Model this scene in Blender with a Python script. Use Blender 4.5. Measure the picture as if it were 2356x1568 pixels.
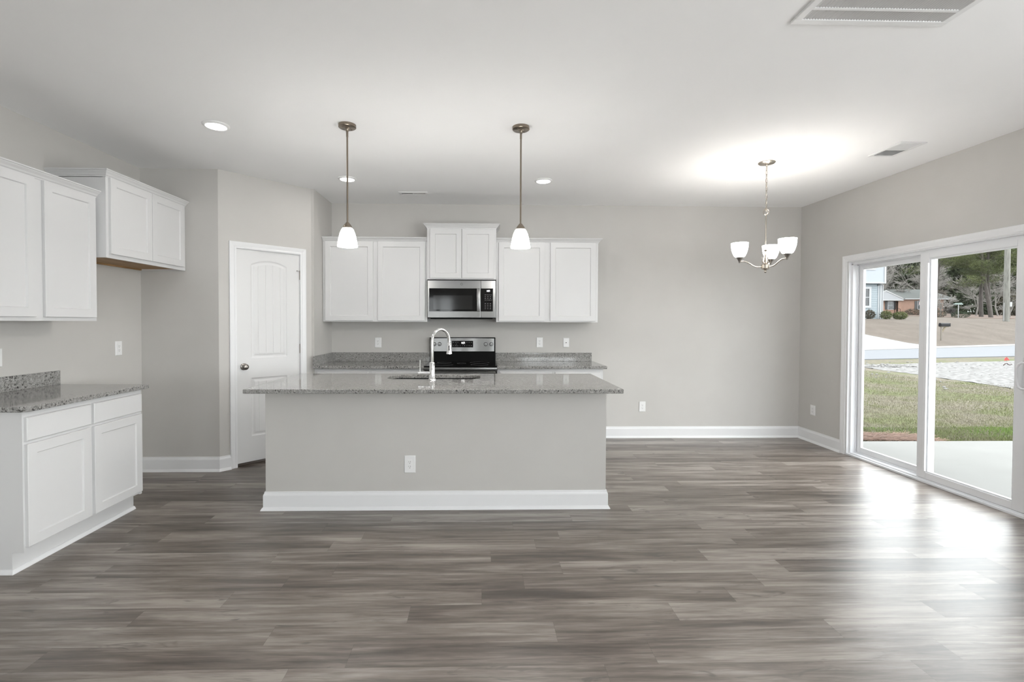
import bpy, bmesh, math, random
from mathutils import Vector, Matrix, noise
from mathutils.geometry import tessellate_polygon
random.seed(7)
for o in list(bpy.data.objects): bpy.data.objects.remove(o, do_unlink=True)
SC = bpy.context.scene
COL = SC.collection
PI = math.pi
# ------------------------------------------------------------------ camera
F, CX, CY, YAW, PITCH, ROLL, HC = 1107.4033, 1133.4519, 760.5016, .0233, .0185, .0030, 1.3811
def make_camera():
    cd = bpy.data.cameras.new('camera'); ob = bpy.data.objects.new('camera', cd); COL.objects.link(ob)
    cd.sensor_fit = 'HORIZONTAL'; cd.sensor_width = 36; cd.lens = F/2356*36
    cd.shift_x = (1178-CX)/2356; cd.shift_y = (CY-784)/2356
    cd.clip_start = .05; cd.clip_end = 400
    s, c = math.sin(YAW), math.cos(YAW); sp, cp = math.sin(PITCH), math.cos(PITCH)
    Fw = Vector((s*cp, c*cp, -sp)); R0 = Vector((c, -s, 0)); U0 = Vector((s*sp, c*sp, cp))
    cr, sr = math.cos(ROLL), math.sin(ROLL)
    R = R0*cr + U0*sr; U = U0*cr - R0*sr; Bk = -Fw
    M = Matrix(((R.x, U.x, Bk.x, 0), (R.y, U.y, Bk.y, 0), (R.z, U.z, Bk.z, HC), (0, 0, 0, 1)))
    ob.matrix_world = M
    SC.camera = ob
make_camera()
# ------------------------------------------------------------------ world, daylight, exposure
w = bpy.data.worlds.new('overcast_sky'); SC.world = w; w.use_nodes = True
bg = w.node_tree.nodes['Background']; bg.inputs[0].default_value = (.955, .975, 1.0, 1); bg.inputs[1].default_value = 5.6
SC.view_settings.view_transform = 'Standard'; SC.view_settings.look = 'None'
SC.view_settings.exposure = 0.27; SC.view_settings.gamma = 1; SC.view_settings.use_curve_mapping = False
def light(name, kind, loc, power, col=(1, 1, 1), **kw):
    ld = bpy.data.lights.new(name, kind); ld.energy = power; ld.color = col
    rot = kw.pop('rot', None)
    for k, v in kw.items(): setattr(ld, k, v)
    ob = bpy.data.objects.new(name, ld); ob.location = loc
    if rot: ob.rotation_euler = rot
    COL.objects.link(ob); return ob
light('sun', 'SUN', (20, 10, 20), 1.4, (1, .97, .93), angle=math.radians(25), rot=(math.radians(38), 0, math.radians(-20)))
light('side_fill_sun', 'SUN', (30, -5, 12), 3.2, (1, .985, .96), angle=math.radians(60)).rotation_euler = Vector((-1, .28, -.34)).to_track_quat('-Z', 'Y').to_euler()  # added second sun, sends soft light through the patio door onto the walls
# fill lamps added at the out-of-view windows, tilted up to brighten the ceiling
for x, wd, pw in ((-1.285, .9, 15), (2.1, 1.8, 40)):
    light('window_fill', 'AREA', (x, -3.78, 1.35), pw, (.965, .985, 1), shape='RECTANGLE', size=wd, size_y=1.4, rot=(math.radians(150), 0, 0))
for y, pw in ((-2.3, 150), (.1, 50)):
    light('window_fill', 'AREA', (4.06, y, 1.25), pw, (.965, .985, 1), shape='RECTANGLE', size=1.7, size_y=1.8, rot=(math.radians(148), 0, math.radians(90)))

# ------------------------------------------------------------------ room constants
ZC, D, XR, XL, YA = 2.7635, 5.708, 3.833, -3.103, 4.466
XB, XC, YC = -2.405, -1.758, 5.135
ZK = .916
YREAR = -3.6
UPZ = Vector((0, 0, 1))
# ------------------------------------------------------------------ materials
MATS = {}
def mat(name, col, rough=.5, metal=0., spec=.5, emis=None, estr=0.):
    if name in MATS: return MATS[name]
    m = bpy.data.materials.new(name); m.use_nodes = True; b = m.node_tree.nodes['Principled BSDF']
    b.inputs['Base Color'].default_value = (*col, 1); b.inputs['Roughness'].default_value = rough
    b.inputs['Metallic'].default_value = metal; b.inputs['Specular IOR Level'].default_value = spec
    if emis: b.inputs['Emission Color'].default_value = (*emis, 1); b.inputs['Emission Strength'].default_value = estr
    MATS[name] = m; return m
def NT(m): return m.node_tree.nodes, m.node_tree.links, m.node_tree.nodes['Principled BSDF']
def N(ns, t, **kw):
    n = ns.new(t)
    for k, v in kw.items():
        if isinstance(k, str) and k.startswith('i_'): n.inputs[k[2:]].default_value = v
        else: setattr(n, k, v)
    return n
def ramp(ns, stops):
    r = ns.new('ShaderNodeValToRGB'); e = r.color_ramp.elements
    while len(e) < len(stops): e.new(.5)
    for i, (p, c) in enumerate(stops): e[i].position = p; e[i].color = (*c, 1) if len(c) == 3 else c
    return r
def pos(ns, ls, scale=(1, 1, 1), obj=False):
    if obj: g = ns.new('ShaderNodeTexCoord'); src = g.outputs['Object']
    else: g = ns.new('ShaderNodeNewGeometry'); src = g.outputs['Position']
    mp = ns.new('ShaderNodeMapping'); mp.inputs['Scale'].default_value = scale
    ls.new(src, mp.inputs[0]); return mp.outputs[0]
def noisy(name, stops, scale, rough=.5, detail=4, vs=(1, 1, 1), bump=0., bscale=None, metal=0., spec=.5, obj=False):
    if name in MATS: return MATS[name]
    m = mat(name, stops[0][1], rough, metal, spec); ns, ls, b = NT(m)
    p = pos(ns, ls, vs, obj); t = N(ns, 'ShaderNodeTexNoise', i_Scale=scale, i_Detail=detail); ls.new(p, t.inputs['Vector'])
    r = ramp(ns, stops); ls.new(t.outputs[0], r.inputs[0]); ls.new(r.outputs[0], b.inputs['Base Color'])
    if bump:
        t2 = N(ns, 'ShaderNodeTexNoise', i_Scale=bscale or scale*4, i_Detail=3); ls.new(p, t2.inputs['Vector'])
        bp = N(ns, 'ShaderNodeBump', i_Strength=bump, i_Distance=.002); ls.new(t2.outputs[0], bp.inputs['Height']); ls.new(bp.outputs[0], b.inputs['Normal'])
    return m
WALL = noisy('greige_wall_paint', [(.3, (.545, .531, .509)), (.7, (.565, .551, .529))], 3, .6, 3, bump=.04, bscale=180)
CEIL = noisy('flat_ceiling_paint', [(.3, (.915, .915, .915)), (.7, (.93, .93, .93))], 2, .85, 2, bump=.05, bscale=90)
TRIM = mat('white_trim_paint', (.80, .805, .815), .32)
CAB = mat('white_cabinet_paint', (.69, .69, .692), .38)
DOORP = mat('white_door_paint', (.74, .74, .74), .38)
PLASTIC = mat('white_plastic', (.82, .82, .82), .3)
SLOT = mat('dark_slot', (.05, .05, .05), .5)
VINYL = mat('white_vinyl', (.80, .81, .83), .28)
NICKEL = mat('brushed_nickel', (.50, .455, .40), .27, 1.)
BRONZE = mat('brushed_bronze_nickel', (.27, .228, .185), .28, 1.)
DNICK = mat('satin_nickel_dark', (.30, .28, .26), .3, 1.)
CHROME = mat('polished_chrome', (.86, .86, .86), .05, 1.)
STEEL = mat('stainless_steel', (.21, .21, .208), .24, 1.)
BLACKG = mat('black_glass', (.003, .003, .003), .05, 0., .3)
BLACKP = mat('black_plastic', (.006, .006, .006), .3, 0., .05)
DGREY = mat('dark_grey_print', (.06, .06, .065), .3)
WOODU = noisy('raw_wood_underside', [(.35, (.30, .175, .075)), (.65, (.42, .26, .12))], 6, .6, 4, (6, 1, 6))
SHADE = mat('lit_opal_glass', (.95, .94, .92), .35, emis=(1., .975, .94), estr=55)
SHADE3 = mat('lit_opal_glass_bright', (.95, .94, .92), .35, emis=(1., .975, .94), estr=20)
LED = mat('lit_led_lens', (1, 1, 1), .4, emis=(1., .98, .95), estr=9.)
DIGIT = mat('lit_clock_digits', (1, 1, 1), .4, emis=(1, 1, 1), estr=2.5)
GAP = mat('dark_gap', (.03, .028, .026), .8)

def granite():
    m = mat('speckled_granite', (.5, .5, .5), .07); ns, ls, b = NT(m)
    p = pos(ns, ls)
    t1 = N(ns, 'ShaderNodeTexNoise', i_Scale=45., i_Detail=5., i_Roughness=.65); ls.new(p, t1.inputs['Vector'])
    r1 = ramp(ns, [(.34, (.245, .24, .232)), (.5, (.315, .308, .297)), (.66, (.40, .392, .378))]); ls.new(t1.outputs[0], r1.inputs[0])
    t2 = N(ns, 'ShaderNodeTexNoise', i_Scale=80., i_Detail=3., i_Roughness=.6); ls.new(p, t2.inputs['Vector'])
    r2 = ramp(ns, [(.56, (0, 0, 0)), (.61, (1, 1, 1))]); ls.new(t2.outputs[0], r2.inputs[0])
    t4 = N(ns, 'ShaderNodeTexNoise', i_Scale=9., i_Detail=2.); ls.new(p, t4.inputs['Vector'])
    r4 = ramp(ns, [(.40, (.35, .35, .35)), (.56, (1, 1, 1))]); ls.new(t4.outputs[0], r4.inputs[0])
    mu = N(ns, 'ShaderNodeMath', operation='MULTIPLY'); ls.new(r2.outputs[0], mu.inputs[0]); ls.new(r4.outputs[0], mu.inputs[1])
    mx = N(ns, 'ShaderNodeMix', data_type='RGBA'); ls.new(mu.outputs[0], mx.inputs[0]); ls.new(r1.outputs[0], mx.inputs[6]); mx.inputs[7].default_value = (.045, .043, .042, 1)
    t3 = N(ns, 'ShaderNodeTexNoise', i_Scale=150., i_Detail=2.); ls.new(p, t3.inputs['Vector'])
    r3 = ramp(ns, [(.40, (.72, .72, .72)), (.6, (1.12, 1.12, 1.12))]); ls.new(t3.outputs[0], r3.inputs[0])
    m2 = N(ns, 'ShaderNodeMix', data_type='RGBA', blend_type='MULTIPLY'); m2.inputs[0].default_value = 1
    ls.new(mx.outputs[2], m2.inputs[6]); ls.new(r3.outputs[0], m2.inputs[7]); ls.new(m2.outputs[2], b.inputs['Base Color'])
    return m
GRANITE = granite()
def plankmat():
    m = mat('grey_brown_vinyl_plank', (.2, .18, .16), .33); ns, ls, b = NT(m)
    at = N(ns, 'ShaderNodeAttribute', attribute_name='plank'); sep = ns.new('ShaderNodeSeparateColor'); ls.new(at.outputs[0], sep.inputs[0])
    g = ns.new('ShaderNodeNewGeometry'); sx = ns.new('ShaderNodeSeparateXYZ'); ls.new(g.outputs['Position'], sx.inputs[0])
    def off(o, k):
        a = N(ns, 'ShaderNodeMath', operation='MULTIPLY'); ls.new(sep.outputs[o], a.inputs[0]); a.inputs[1].default_value = k; return a.outputs[0]
    def add(a, c):
        q = N(ns, 'ShaderNodeMath', operation='ADD'); ls.new(a, q.inputs[0]); ls.new(c, q.inputs[1]); return q.outputs[0]
    cv = ns.new('ShaderNodeCombineXYZ'); ls.new(add(sx.outputs[0], off(0, 53.)), cv.inputs[0]); ls.new(add(sx.outputs[1], off(1, 31.)), cv.inputs[1])
    def nz(sc, scale, det, rough=.55, dist=0.):
        mp = ns.new('ShaderNodeMapping'); mp.inputs['Scale'].default_value = sc; ls.new(cv.outputs[0], mp.inputs[0])
        t = N(ns, 'ShaderNodeTexNoise', i_Scale=scale, i_Detail=det, i_Roughness=rough, i_Distortion=dist); ls.new(mp.outputs[0], t.inputs['Vector']); return t.outputs[0]
    broad = nz((1.1, 11, 1), 1., 4, .6, .6); fine = nz((6, 110, 1), 1., 5, .75); mid = nz((2.0, 34, 1), 1., 4, .65, .5); knot = nz((4.5, 17, 1), 1., 3, .55, 1.2)
    def mul(a, k):
        q = N(ns, 'ShaderNodeMath', operation='MULTIPLY'); ls.new(a, q.inputs[0]); q.inputs[1].default_value = k; return q.outputs[0]
    s = add(add(mul(broad, .60), mul(fine, .24)), add(mul(mid, .46), mul(sep.outputs[2], .16)))
    r = ramp(ns, [(.56, (.052, .039, .030)), (.67, (.118, .094, .077)), (.76, (.188, .158, .136)), (.88, (.32, .284, .252))]); ls.new(s, r.inputs[0])
    rk = ramp(ns, [(.63, (0, 0, 0)), (.73, (1, 1, 1))]); ls.new(knot, rk.inputs[0])
    mx = N(ns, 'ShaderNodeMix', data_type='RGBA'); ls.new(mul(rk.outputs[0], .7), mx.inputs[0]); ls.new(r.outputs[0], mx.inputs[6]); mx.inputs[7].default_value = (.062, .052, .045, 1)
    ls.new(mx.outputs[2], b.inputs['Base Color'])
    bp = N(ns, 'ShaderNodeBump', i_Strength=.12, i_Distance=.0012); ls.new(fine, bp.inputs['Height']); ls.new(bp.outputs[0], b.inputs['Normal'])
    b.inputs['Specular IOR Level'].default_value = 1.
    return m
PLANK = plankmat()
def glassmat(name, tint=(.97, .985, .98), refl=1.0):
    m = bpy.data.materials.new(name); m.use_nodes = True; ns = m.node_tree.nodes; ls = m.node_tree.links; ns.clear()
    o = ns.new('ShaderNodeOutputMaterial'); t = ns.new('ShaderNodeBsdfTransparent'); t.inputs[0].default_value = (*tint, 1)
    g = ns.new('ShaderNodeBsdfGlossy'); g.inputs['Roughness'].default_value = .02
    f = N(ns, 'ShaderNodeFresnel', i_IOR=1.45); mx = ns.new('ShaderNodeMixShader')
    ge = ns.new('ShaderNodeNewGeometry'); iv = N(ns, 'ShaderNodeMath', operation='SUBTRACT'); iv.inputs[0].default_value = 1; ls.new(ge.outputs['Backfacing'], iv.inputs[1])
    mf = N(ns, 'ShaderNodeMath', operation='MULTIPLY'); ls.new(f.outputs[0], mf.inputs[0]); ls.new(iv.outputs[0], mf.inputs[1]); ls.new(mf.outputs[0], mx.inputs[0]); ls.new(t.outputs[0], mx.inputs[1]); ls.new(g.outputs[0], mx.inputs[2]); ls.new(mx.outputs[0], o.inputs[0])
    return m
GLASS = glassmat('window_glass')
# ------------------------------------------------------------------ mesh helpers
class B:
    def __init__(s): s.bm = bmesh.new()
    def v(s, p): return s.bm.verts.new(p)
    def face(s, pts):
        vs = [s.bm.verts.new(p) for p in pts]
        try: return s.bm.faces.new(vs)
        except ValueError: return None
    def box(s, x0, y0, z0, x1, y1, z1, bev=0.):
        x0, x1 = min(x0, x1), max(x0, x1); y0, y1 = min(y0, y1), max(y0, y1); z0, z1 = min(z0, z1), max(z0, z1)
        v = [s.bm.verts.new(p) for p in ((x0, y0, z0), (x1, y0, z0), (x1, y1, z0), (x0, y1, z0), (x0, y0, z1), (x1, y0, z1), (x1, y1, z1), (x0, y1, z1))]
        fs = [s.bm.faces.new([v[i] for i in q]) for q in ((3, 2, 1, 0), (4, 5, 6, 7), (0, 1, 5, 4), (1, 2, 6, 5), (2, 3, 7, 6), (3, 0, 4, 7))]
        if bev:
            es = list({e for f in fs for e in f.edges}); bmesh.ops.bevel(s.bm, geom=es, offset=bev, segments=2, affect='EDGES', profile=.6)
        return s
    def fbox(s, fr, a0, b0, c0, a1, b1, c1, bev=0.):
        o, r, u, n = fr
        P = lambda a, b, c: o + r*a + u*b + n*c
        v = [s.bm.verts.new(P(*p)) for p in ((a0, b0, c0), (a1, b0, c0), (a1, b1, c0), (a0, b1, c0), (a0, b0, c1), (a1, b0, c1), (a1, b1, c1), (a0, b1, c1))]
        fs = [s.bm.faces.new([v[i] for i in q]) for q in ((3, 2, 1, 0), (4, 5, 6, 7), (0, 1, 5, 4), (1, 2, 6, 5), (2, 3, 7, 6), (3, 0, 4, 7))]
        if bev:
            es = list({e for f in fs for e in f.edges}); bmesh.ops.bevel(s.bm, geom=es, offset=bev, segments=2, affect='EDGES', profile=.6)
        return s
    def loops(s, rings, closed_ring=True, cap0=True, cap1=True):
        vr = [[s.bm.verts.new(p) for p in r] for r in rings]; n = len(vr[0])
        for a, b in zip(vr, vr[1:]):
            for i in range(n if closed_ring else n-1):
                j = (i+1) % n
                s.bm.faces.new((a[i], a[j], b[j], b[i]))
        if cap0: s.bm.faces.new(list(reversed(vr[0])))
        if cap1: s.bm.faces.new(vr[-1])
        return s
    def ringrect(s, fr, a0, b0, a1, b1, rings):
        o, r, u, n = fr; R = []
        for ins, dep in rings:
            R.append([o + r*x + u*y + n*dep for x, y in ((a0+ins, b0+ins), (a1-ins, b0+ins), (a1-ins, b1-ins), (a0+ins, b1-ins))])
        return s.loops(R)
    def lathe(s, prof, c, seg=32, axis=(0, 0, 1), cap=True):
        ax = Vector(axis).normalized(); q = ax.to_track_quat('Z', 'Y'); c = Vector(c)
        R = [[c + q @ Vector((r*math.cos(2*PI*i/seg), r*math.sin(2*PI*i/seg), z)) for i in range(seg)] for r, z in prof]
        return s.loops(R, cap0=cap, cap1=cap)
    def cyl(s, c, r, z0, z1, seg=24, axis=(0, 0, 1)): return s.lathe([(r, z0), (r, z1)], c, seg, axis)
    def tube(s, pts, r, seg=10, closed=False):
        pts = [Vector(p) for p in pts]; n = len(pts); R = []; up = None
        for i, p in enumerate(pts):
            if closed: t = pts[(i+1) % n] - pts[i-1]
            else: t = pts[min(i+1, n-1)] - pts[max(i-1, 0)]
            t.normalize()
            if up is None: up = t.orthogonal().normalized()
            else: up = (up - t*up.dot(t)).normalized()
            bi = t.cross(up); rr = r[i] if isinstance(r, (list, tuple)) else r
            R.append([p + (up*math.cos(2*PI*k/seg) + bi*math.sin(2*PI*k/seg))*rr for k in range(seg)])
        if closed: R.append(R[0]); return s.loops(R, cap0=False, cap1=False)
        return s.loops(R)
    def sweep(s, prof, path, side=1, cap=True):
        # prof: (outward, z) ; path: plan points (x, y); outward = right of travel when side=1
        P = [Vector(p) for p in path]; R = []
        for i, p in enumerate(P):
            d0 = (P[i]-P[i-1]).normalized() if i else None; d1 = (P[i+1]-P[i]).normalized() if i < len(P)-1 else None
            n0 = Vector((d0.y, -d0.x))*side if d0 else None; n1 = Vector((d1.y, -d1.x))*side if d1 else None
            if n0 is None: m = n1
            elif n1 is None: m = n0
            else: m = (n0+n1)/(1+n0.dot(n1))
            R.append([Vector((p.x+m.x*o, p.y+m.y*o, z)) for o, z in prof])
        return s.loops(R, cap0=cap, cap1=cap)
    def prism(s, poly, z0, z1):
        return s.loops([[Vector((x, y, z0)) for x, y in poly], [Vector((x, y, z1)) for x, y in poly]])
    def digits(s, fr, text, a, b, hh, c=.0):
        seg = {'0': 'abcdef', '1': 'bc', '2': 'abged', '3': 'abgcd', '4': 'fgbc', '5': 'afgcd', '6': 'afgedc', '7': 'abc', '8': 'abcdefg', '9': 'abcfgd'}
        wd = hh*.5; t = hh*.14; x = a
        for ch in text:
            if ch == ':':
                for q in (.3, .7): s.fbox(fr, x, b+hh*q-t/2, c, x+t, b+hh*q+t/2, c+.001)
                x += t*2.2; continue
            R = {'a': (0, hh-t, wd, hh), 'd': (0, 0, wd, t), 'g': (0, hh/2-t/2, wd, hh/2+t/2), 'f': (0, hh/2, t, hh), 'b': (wd-t, hh/2, wd, hh), 'e': (0, 0, t, hh/2), 'c': (wd-t, 0, wd, hh/2)}
            for k in seg[ch]:
                q = R[k]; s.fbox(fr, x+q[0], b+q[1], c, x+q[2], b+q[3], c+.001)
            x += wd*1.45
        return s
def obj(name, b, m, parent=None, smooth=False, at=None, recalc=True):
    bm = b.bm if isinstance(b, B) else b
    if recalc: bmesh.ops.recalc_face_normals(bm, faces=bm.faces)
    me = bpy.data.meshes.new(name)
    off = Vector((0, 0, 0))
    p = parent
    while p is not None: off += p.location; p = p.parent
    if at is not None: loc = Vector(at) - off
    else: loc = Vector((0, 0, 0))
    tot = off + loc
    for v in bm.verts: v.co -= tot
    bm.to_mesh(me); bm.free()
    ms = m if isinstance(m, (list, tuple)) else [m]
    for q in ms: me.materials.append(q)
    if smooth:
        for f in me.polygons: f.use_smooth = True
        try: me.set_sharp_from_angle(angle=math.radians(38))
        except Exception: pass
    o = bpy.data.objects.new(name, me); COL.objects.link(o); o.location = loc
    if parent is not None: o.parent = parent
    return o
def tag(o, label, cat, group=None, kind=None):
    if label: o['label'] = label
    if cat: o['category'] = cat
    if group: o['group'] = group
    if kind: o['kind'] = kind
    return o
def thing(name, loc, label, cat, group=None):
    o = bpy.data.objects.new(name, None); o.empty_display_size = .1; COL.objects.link(o); o.location = loc
    return tag(o, label, cat, group)
def struct(name, b, m, parent=None, label=None, cat=None, smooth=False, recalc=True):
    o = obj(name, b, m, parent, smooth, recalc=recalc); o['kind'] = 'structure'
    if label: o['label'] = label; o['category'] = cat
    return o
def sthing(name, loc, label, cat):
    o = thing(name, loc, label, cat); o['kind'] = 'structure'; return o
def part(name, b, m, parent, smooth=False, label=None):
    o = obj(name, b, m, parent, smooth)
    if label: o['label'] = label
    return o
V = Vector
def frame(o, r, u=(0, 0, 1)):
    r = V(r).normalized(); u = V(u).normalized(); return (V(o), r, u, r.cross(u))

# ================================================================== SHELL
# floor: planks laid along X; row width .1395 m, board length 1.262 m
ROW, LEN, Y0 = .1395, 1.262, 1.908
KNOWN = {-1: -.763, 0: .72, 1: .334, 2: -.339, 3: .005, 4: .228, 5: .452, 6: .059, 7: .338, 8: .504, 9: .217, 10: .636, 11: 1.105, 16: .076, 19: .445, 12: .15, 13: .9}
def floor():
    bm = bmesh.new(); cl = bm.loops.layers.float_color.new('plank')
    k = int((YREAR-Y0)/ROW)-1
    while Y0+k*ROW < D:
        a = max(YREAR, Y0+k*ROW); b = min(D, Y0+(k+1)*ROW)
        x = KNOWN.get(k, random.uniform(0, LEN)); x -= math.ceil((x-XL)/LEN)*LEN
        while x < XR:
            p, q = max(x, XL), min(x+LEN, XR); g = .0002
            if q-p > .002 and b-a > .002:
                vs = [bm.verts.new(t) for t in ((p+g, a+g, 0), (q-g, a+g, 0), (q-g, b-g, 0), (p+g, b-g, 0))]
                f = bm.faces.new(vs); c = (random.random(), random.random(), random.random(), 1)
                for l in f.loops: l[cl] = c
            x += LEN
        k += 1
    n = len(bm.faces)
    for t in (((XL-.15, YREAR-.15, -.002), (XR+.15, YREAR-.15, -.002), (XR+.15, D+.15, -.002), (XL-.15, D+.15, -.002)),):
        f = bm.faces.new([bm.verts.new(q) for q in t]); f.material_index = 1
    for t in (((XL-.15, YREAR-.15, -.12), (XL-.15, D+.15, -.12), (XR+.15, D+.15, -.12), (XR+.15, YREAR-.15, -.12)),):
        f = bm.faces.new([bm.verts.new(q) for q in t]); f.material_index = 1
    struct('floor', bm, [PLANK, GAP], label='grey-brown wood-look plank floor', cat='floor', recalc=False)
floor()
struct('ceiling', B().box(XL-.15, YREAR-.15, ZC, XR+.15, D+.15, ZC+.2), CEIL, label='flat white ceiling', cat='ceiling')
struct('wall_left', B().box(XL-.15, YREAR-.15, 0, XL, D+.15, ZC), WALL, label='greige wall behind the left cabinets', cat='wall')
struct('wall_back', B().box(XC, D, 0, XR+.15, D+.15, ZC), WALL, label='greige back wall behind the range', cat='wall')
struct('wall_nook', B().box(XL, YA, 0, XB, YA+.1, ZC), WALL, label='narrow greige wall of the refrigerator nook', cat='wall')
T45 = V((XC-XB, YC-YA, 0)).normalized(); FA = (V((XB, YA, 0)), T45, V((0, 0, 1)), T45.cross(UPZ)); LA = (V((XC, YC, 0))-V((XB, YA, 0))).length
bw = B(); bw.fbox(FA, 0, 0, -.1, .15, ZC, 0); bw.fbox(FA, .770, 0, -.1, LA, ZC, 0); bw.fbox(FA, .15, 2.07, -.1, .770, ZC, 0)
bw.fbox(FA, .1, -.001, -.45, .8, .0, -.1)
struct('wall_angled', bw, WALL, label='angled greige wall around the pantry door', cat='wall')
struct('wall_pantry', B().box(XC-.1, YC-.03, 0, XC, D, ZC), WALL, label='short greige side wall at the end of the counter', cat='wall')
# right wall with patio door opening
OY0, OY1, OZ = 3.262, 4.952, 2.025
br_ = B(); RW = ((-3.15, -1.45), (-.75, .95)); RZ0, RZ1 = .35, 2.15  # RW: unseen window openings added to bring more light from the right
for a, b in ((YREAR-.15, RW[0][0]), (RW[0][1], RW[1][0]), (RW[1][1], OY0)): br_.box(XR, a, 0, XR+.15, b, ZC)
for a, b in RW: br_.box(XR, a, 0, XR+.15, b, RZ0); br_.box(XR, a, RZ1, XR+.15, b, ZC)
br_.box(XR, OY1, 0, XR+.15, D+.15, ZC); br_.box(XR, OY0, OZ, XR+.15, OY1, ZC)
br_.box(XR+.005, OY0, -.1, XR+.15, OY1, -.001)
struct('wall_right', br_, WALL, label='greige wall holding the patio door', cat='wall')
WX = ((-1.35, 1.8), (2.1, 1.8))
bf = B(); xs = [XL-.15, -1.75, -.82, 1.2, 3.0, XR+.15]; zs0, zs1 = .75, 2.15
bf.box(xs[0], YREAR-.15, 0, xs[1], YREAR, ZC); bf.box(xs[2], YREAR-.15, 0, xs[3], YREAR, ZC); bf.box(xs[4], YREAR-.15, 0, xs[5], YREAR, ZC)
for a, b in ((xs[1], xs[2]), (xs[3], xs[4])): bf.box(a, YREAR-.15, 0, b, YREAR, zs0); bf.box(a, YREAR-.15, zs1, b, YREAR, ZC)
struct('wall_front', bf, WALL, label='greige wall behind the viewer with two windows', cat='wall')
for i, (a, b) in enumerate(((xs[1], xs[2]), (xs[3], xs[4]))):
    r = sthing('window_%d' % (i+1), (a, YREAR, zs0), 'white double window behind the viewer, %s one' % ('left' if i == 0 else 'right'), 'window')
    f = B(); y0, y1 = YREAR-.1, YREAR-.05; m = (a+b)/2; zm = (zs0+zs1)/2
    for t in (a, m-.05, b-.06): f.box(t, y0, zs0, t+(.06 if t != m-.05 else .1), y1, zs1)
    for z in (zs0, zs1-.06, zm-.03): f.box(a, y0, z, b, y1, z+.06)
    part('window_frame', f, VINYL, r)
    part('pane', B().box(a, YREAR-.08, zs0, b, YREAR-.076, zs1), GLASS, r)
    s = B(); s.box(a-.08, YREAR, zs0-.03, b+.08, YREAR+.05, zs0, .004); s.box(a-.07, YREAR, zs0, a, YREAR+.015, zs1+.07); s.box(b, YREAR, zs0, b+.07, YREAR+.015, zs1+.07); s.box(a, YREAR, zs1, b, YREAR+.015, zs1+.07)
    part('window_casing', s, TRIM, r)
for i, (a, b) in enumerate(RW):
    r = sthing('window_%d' % (i+3), (XR, a, RZ0), 'added unseen white window in the right wall beside the viewer, %s one' % ('rear' if i == 0 else 'front'), 'window')
    f = B(); x0, x1 = XR+.05, XR+.10; zm = (RZ0+RZ1)/2
    for t in (a, b-.06): f.box(x0, t, RZ0, x1, t+.06, RZ1)
    for z in (RZ0, RZ1-.06, zm-.03): f.box(x0, a, z, x1, b, z+.06)
    part('window_frame', f, VINYL, r); part('pane', B().box(XR+.076, a, RZ0, XR+.08, b, RZ1), GLASS, r)
    q = B(); q.box(XR-.05, a-.08, RZ0-.03, XR, b+.08, RZ0, .004); q.box(XR-.015, a-.07, RZ0, XR, a, RZ1+.07); q.box(XR-.015, b, RZ0, XR, b+.07, RZ1+.07); q.box(XR-.015, a, RZ1, XR, b, RZ1+.07)
    part('window_casing', q, TRIM, r)
# baseboards
BP = [(0, .134), (.006, .134), (.0075, .129), (.0075, .124), (.013, .113), (.0145, .106), (.0145, .024), (.020, .019), (.0275, .006), (.029, 0), (0, 0)]
def baseb(name, path, label):
    return struct(name, B().sweep(BP, path, 1), TRIM, label=label, cat='baseboard')
baseb('baseboard_back', [(1.30, D), (XR, D)], 'white baseboard along the back wall')
struct('baseboard_right', B().sweep(BP, [(XR, D), (XR, 5.012)], 1), TRIM, label='white baseboard between back corner and patio door', cat='baseboard')
bA = V((XB, YA, 0)) + T45*.092
baseb('baseboard_nook', [(XL, YA), (XB, YA), (bA.x, bA.y)], 'white baseboard in the refrigerator nook')
struct('baseboard_front', B().sweep(BP, [(XR, OY0-.07), (XR, YREAR), (XL, YREAR), (XL, 2.5)], 1), TRIM, label='white baseboard behind the viewer', cat='baseboard')

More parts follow.
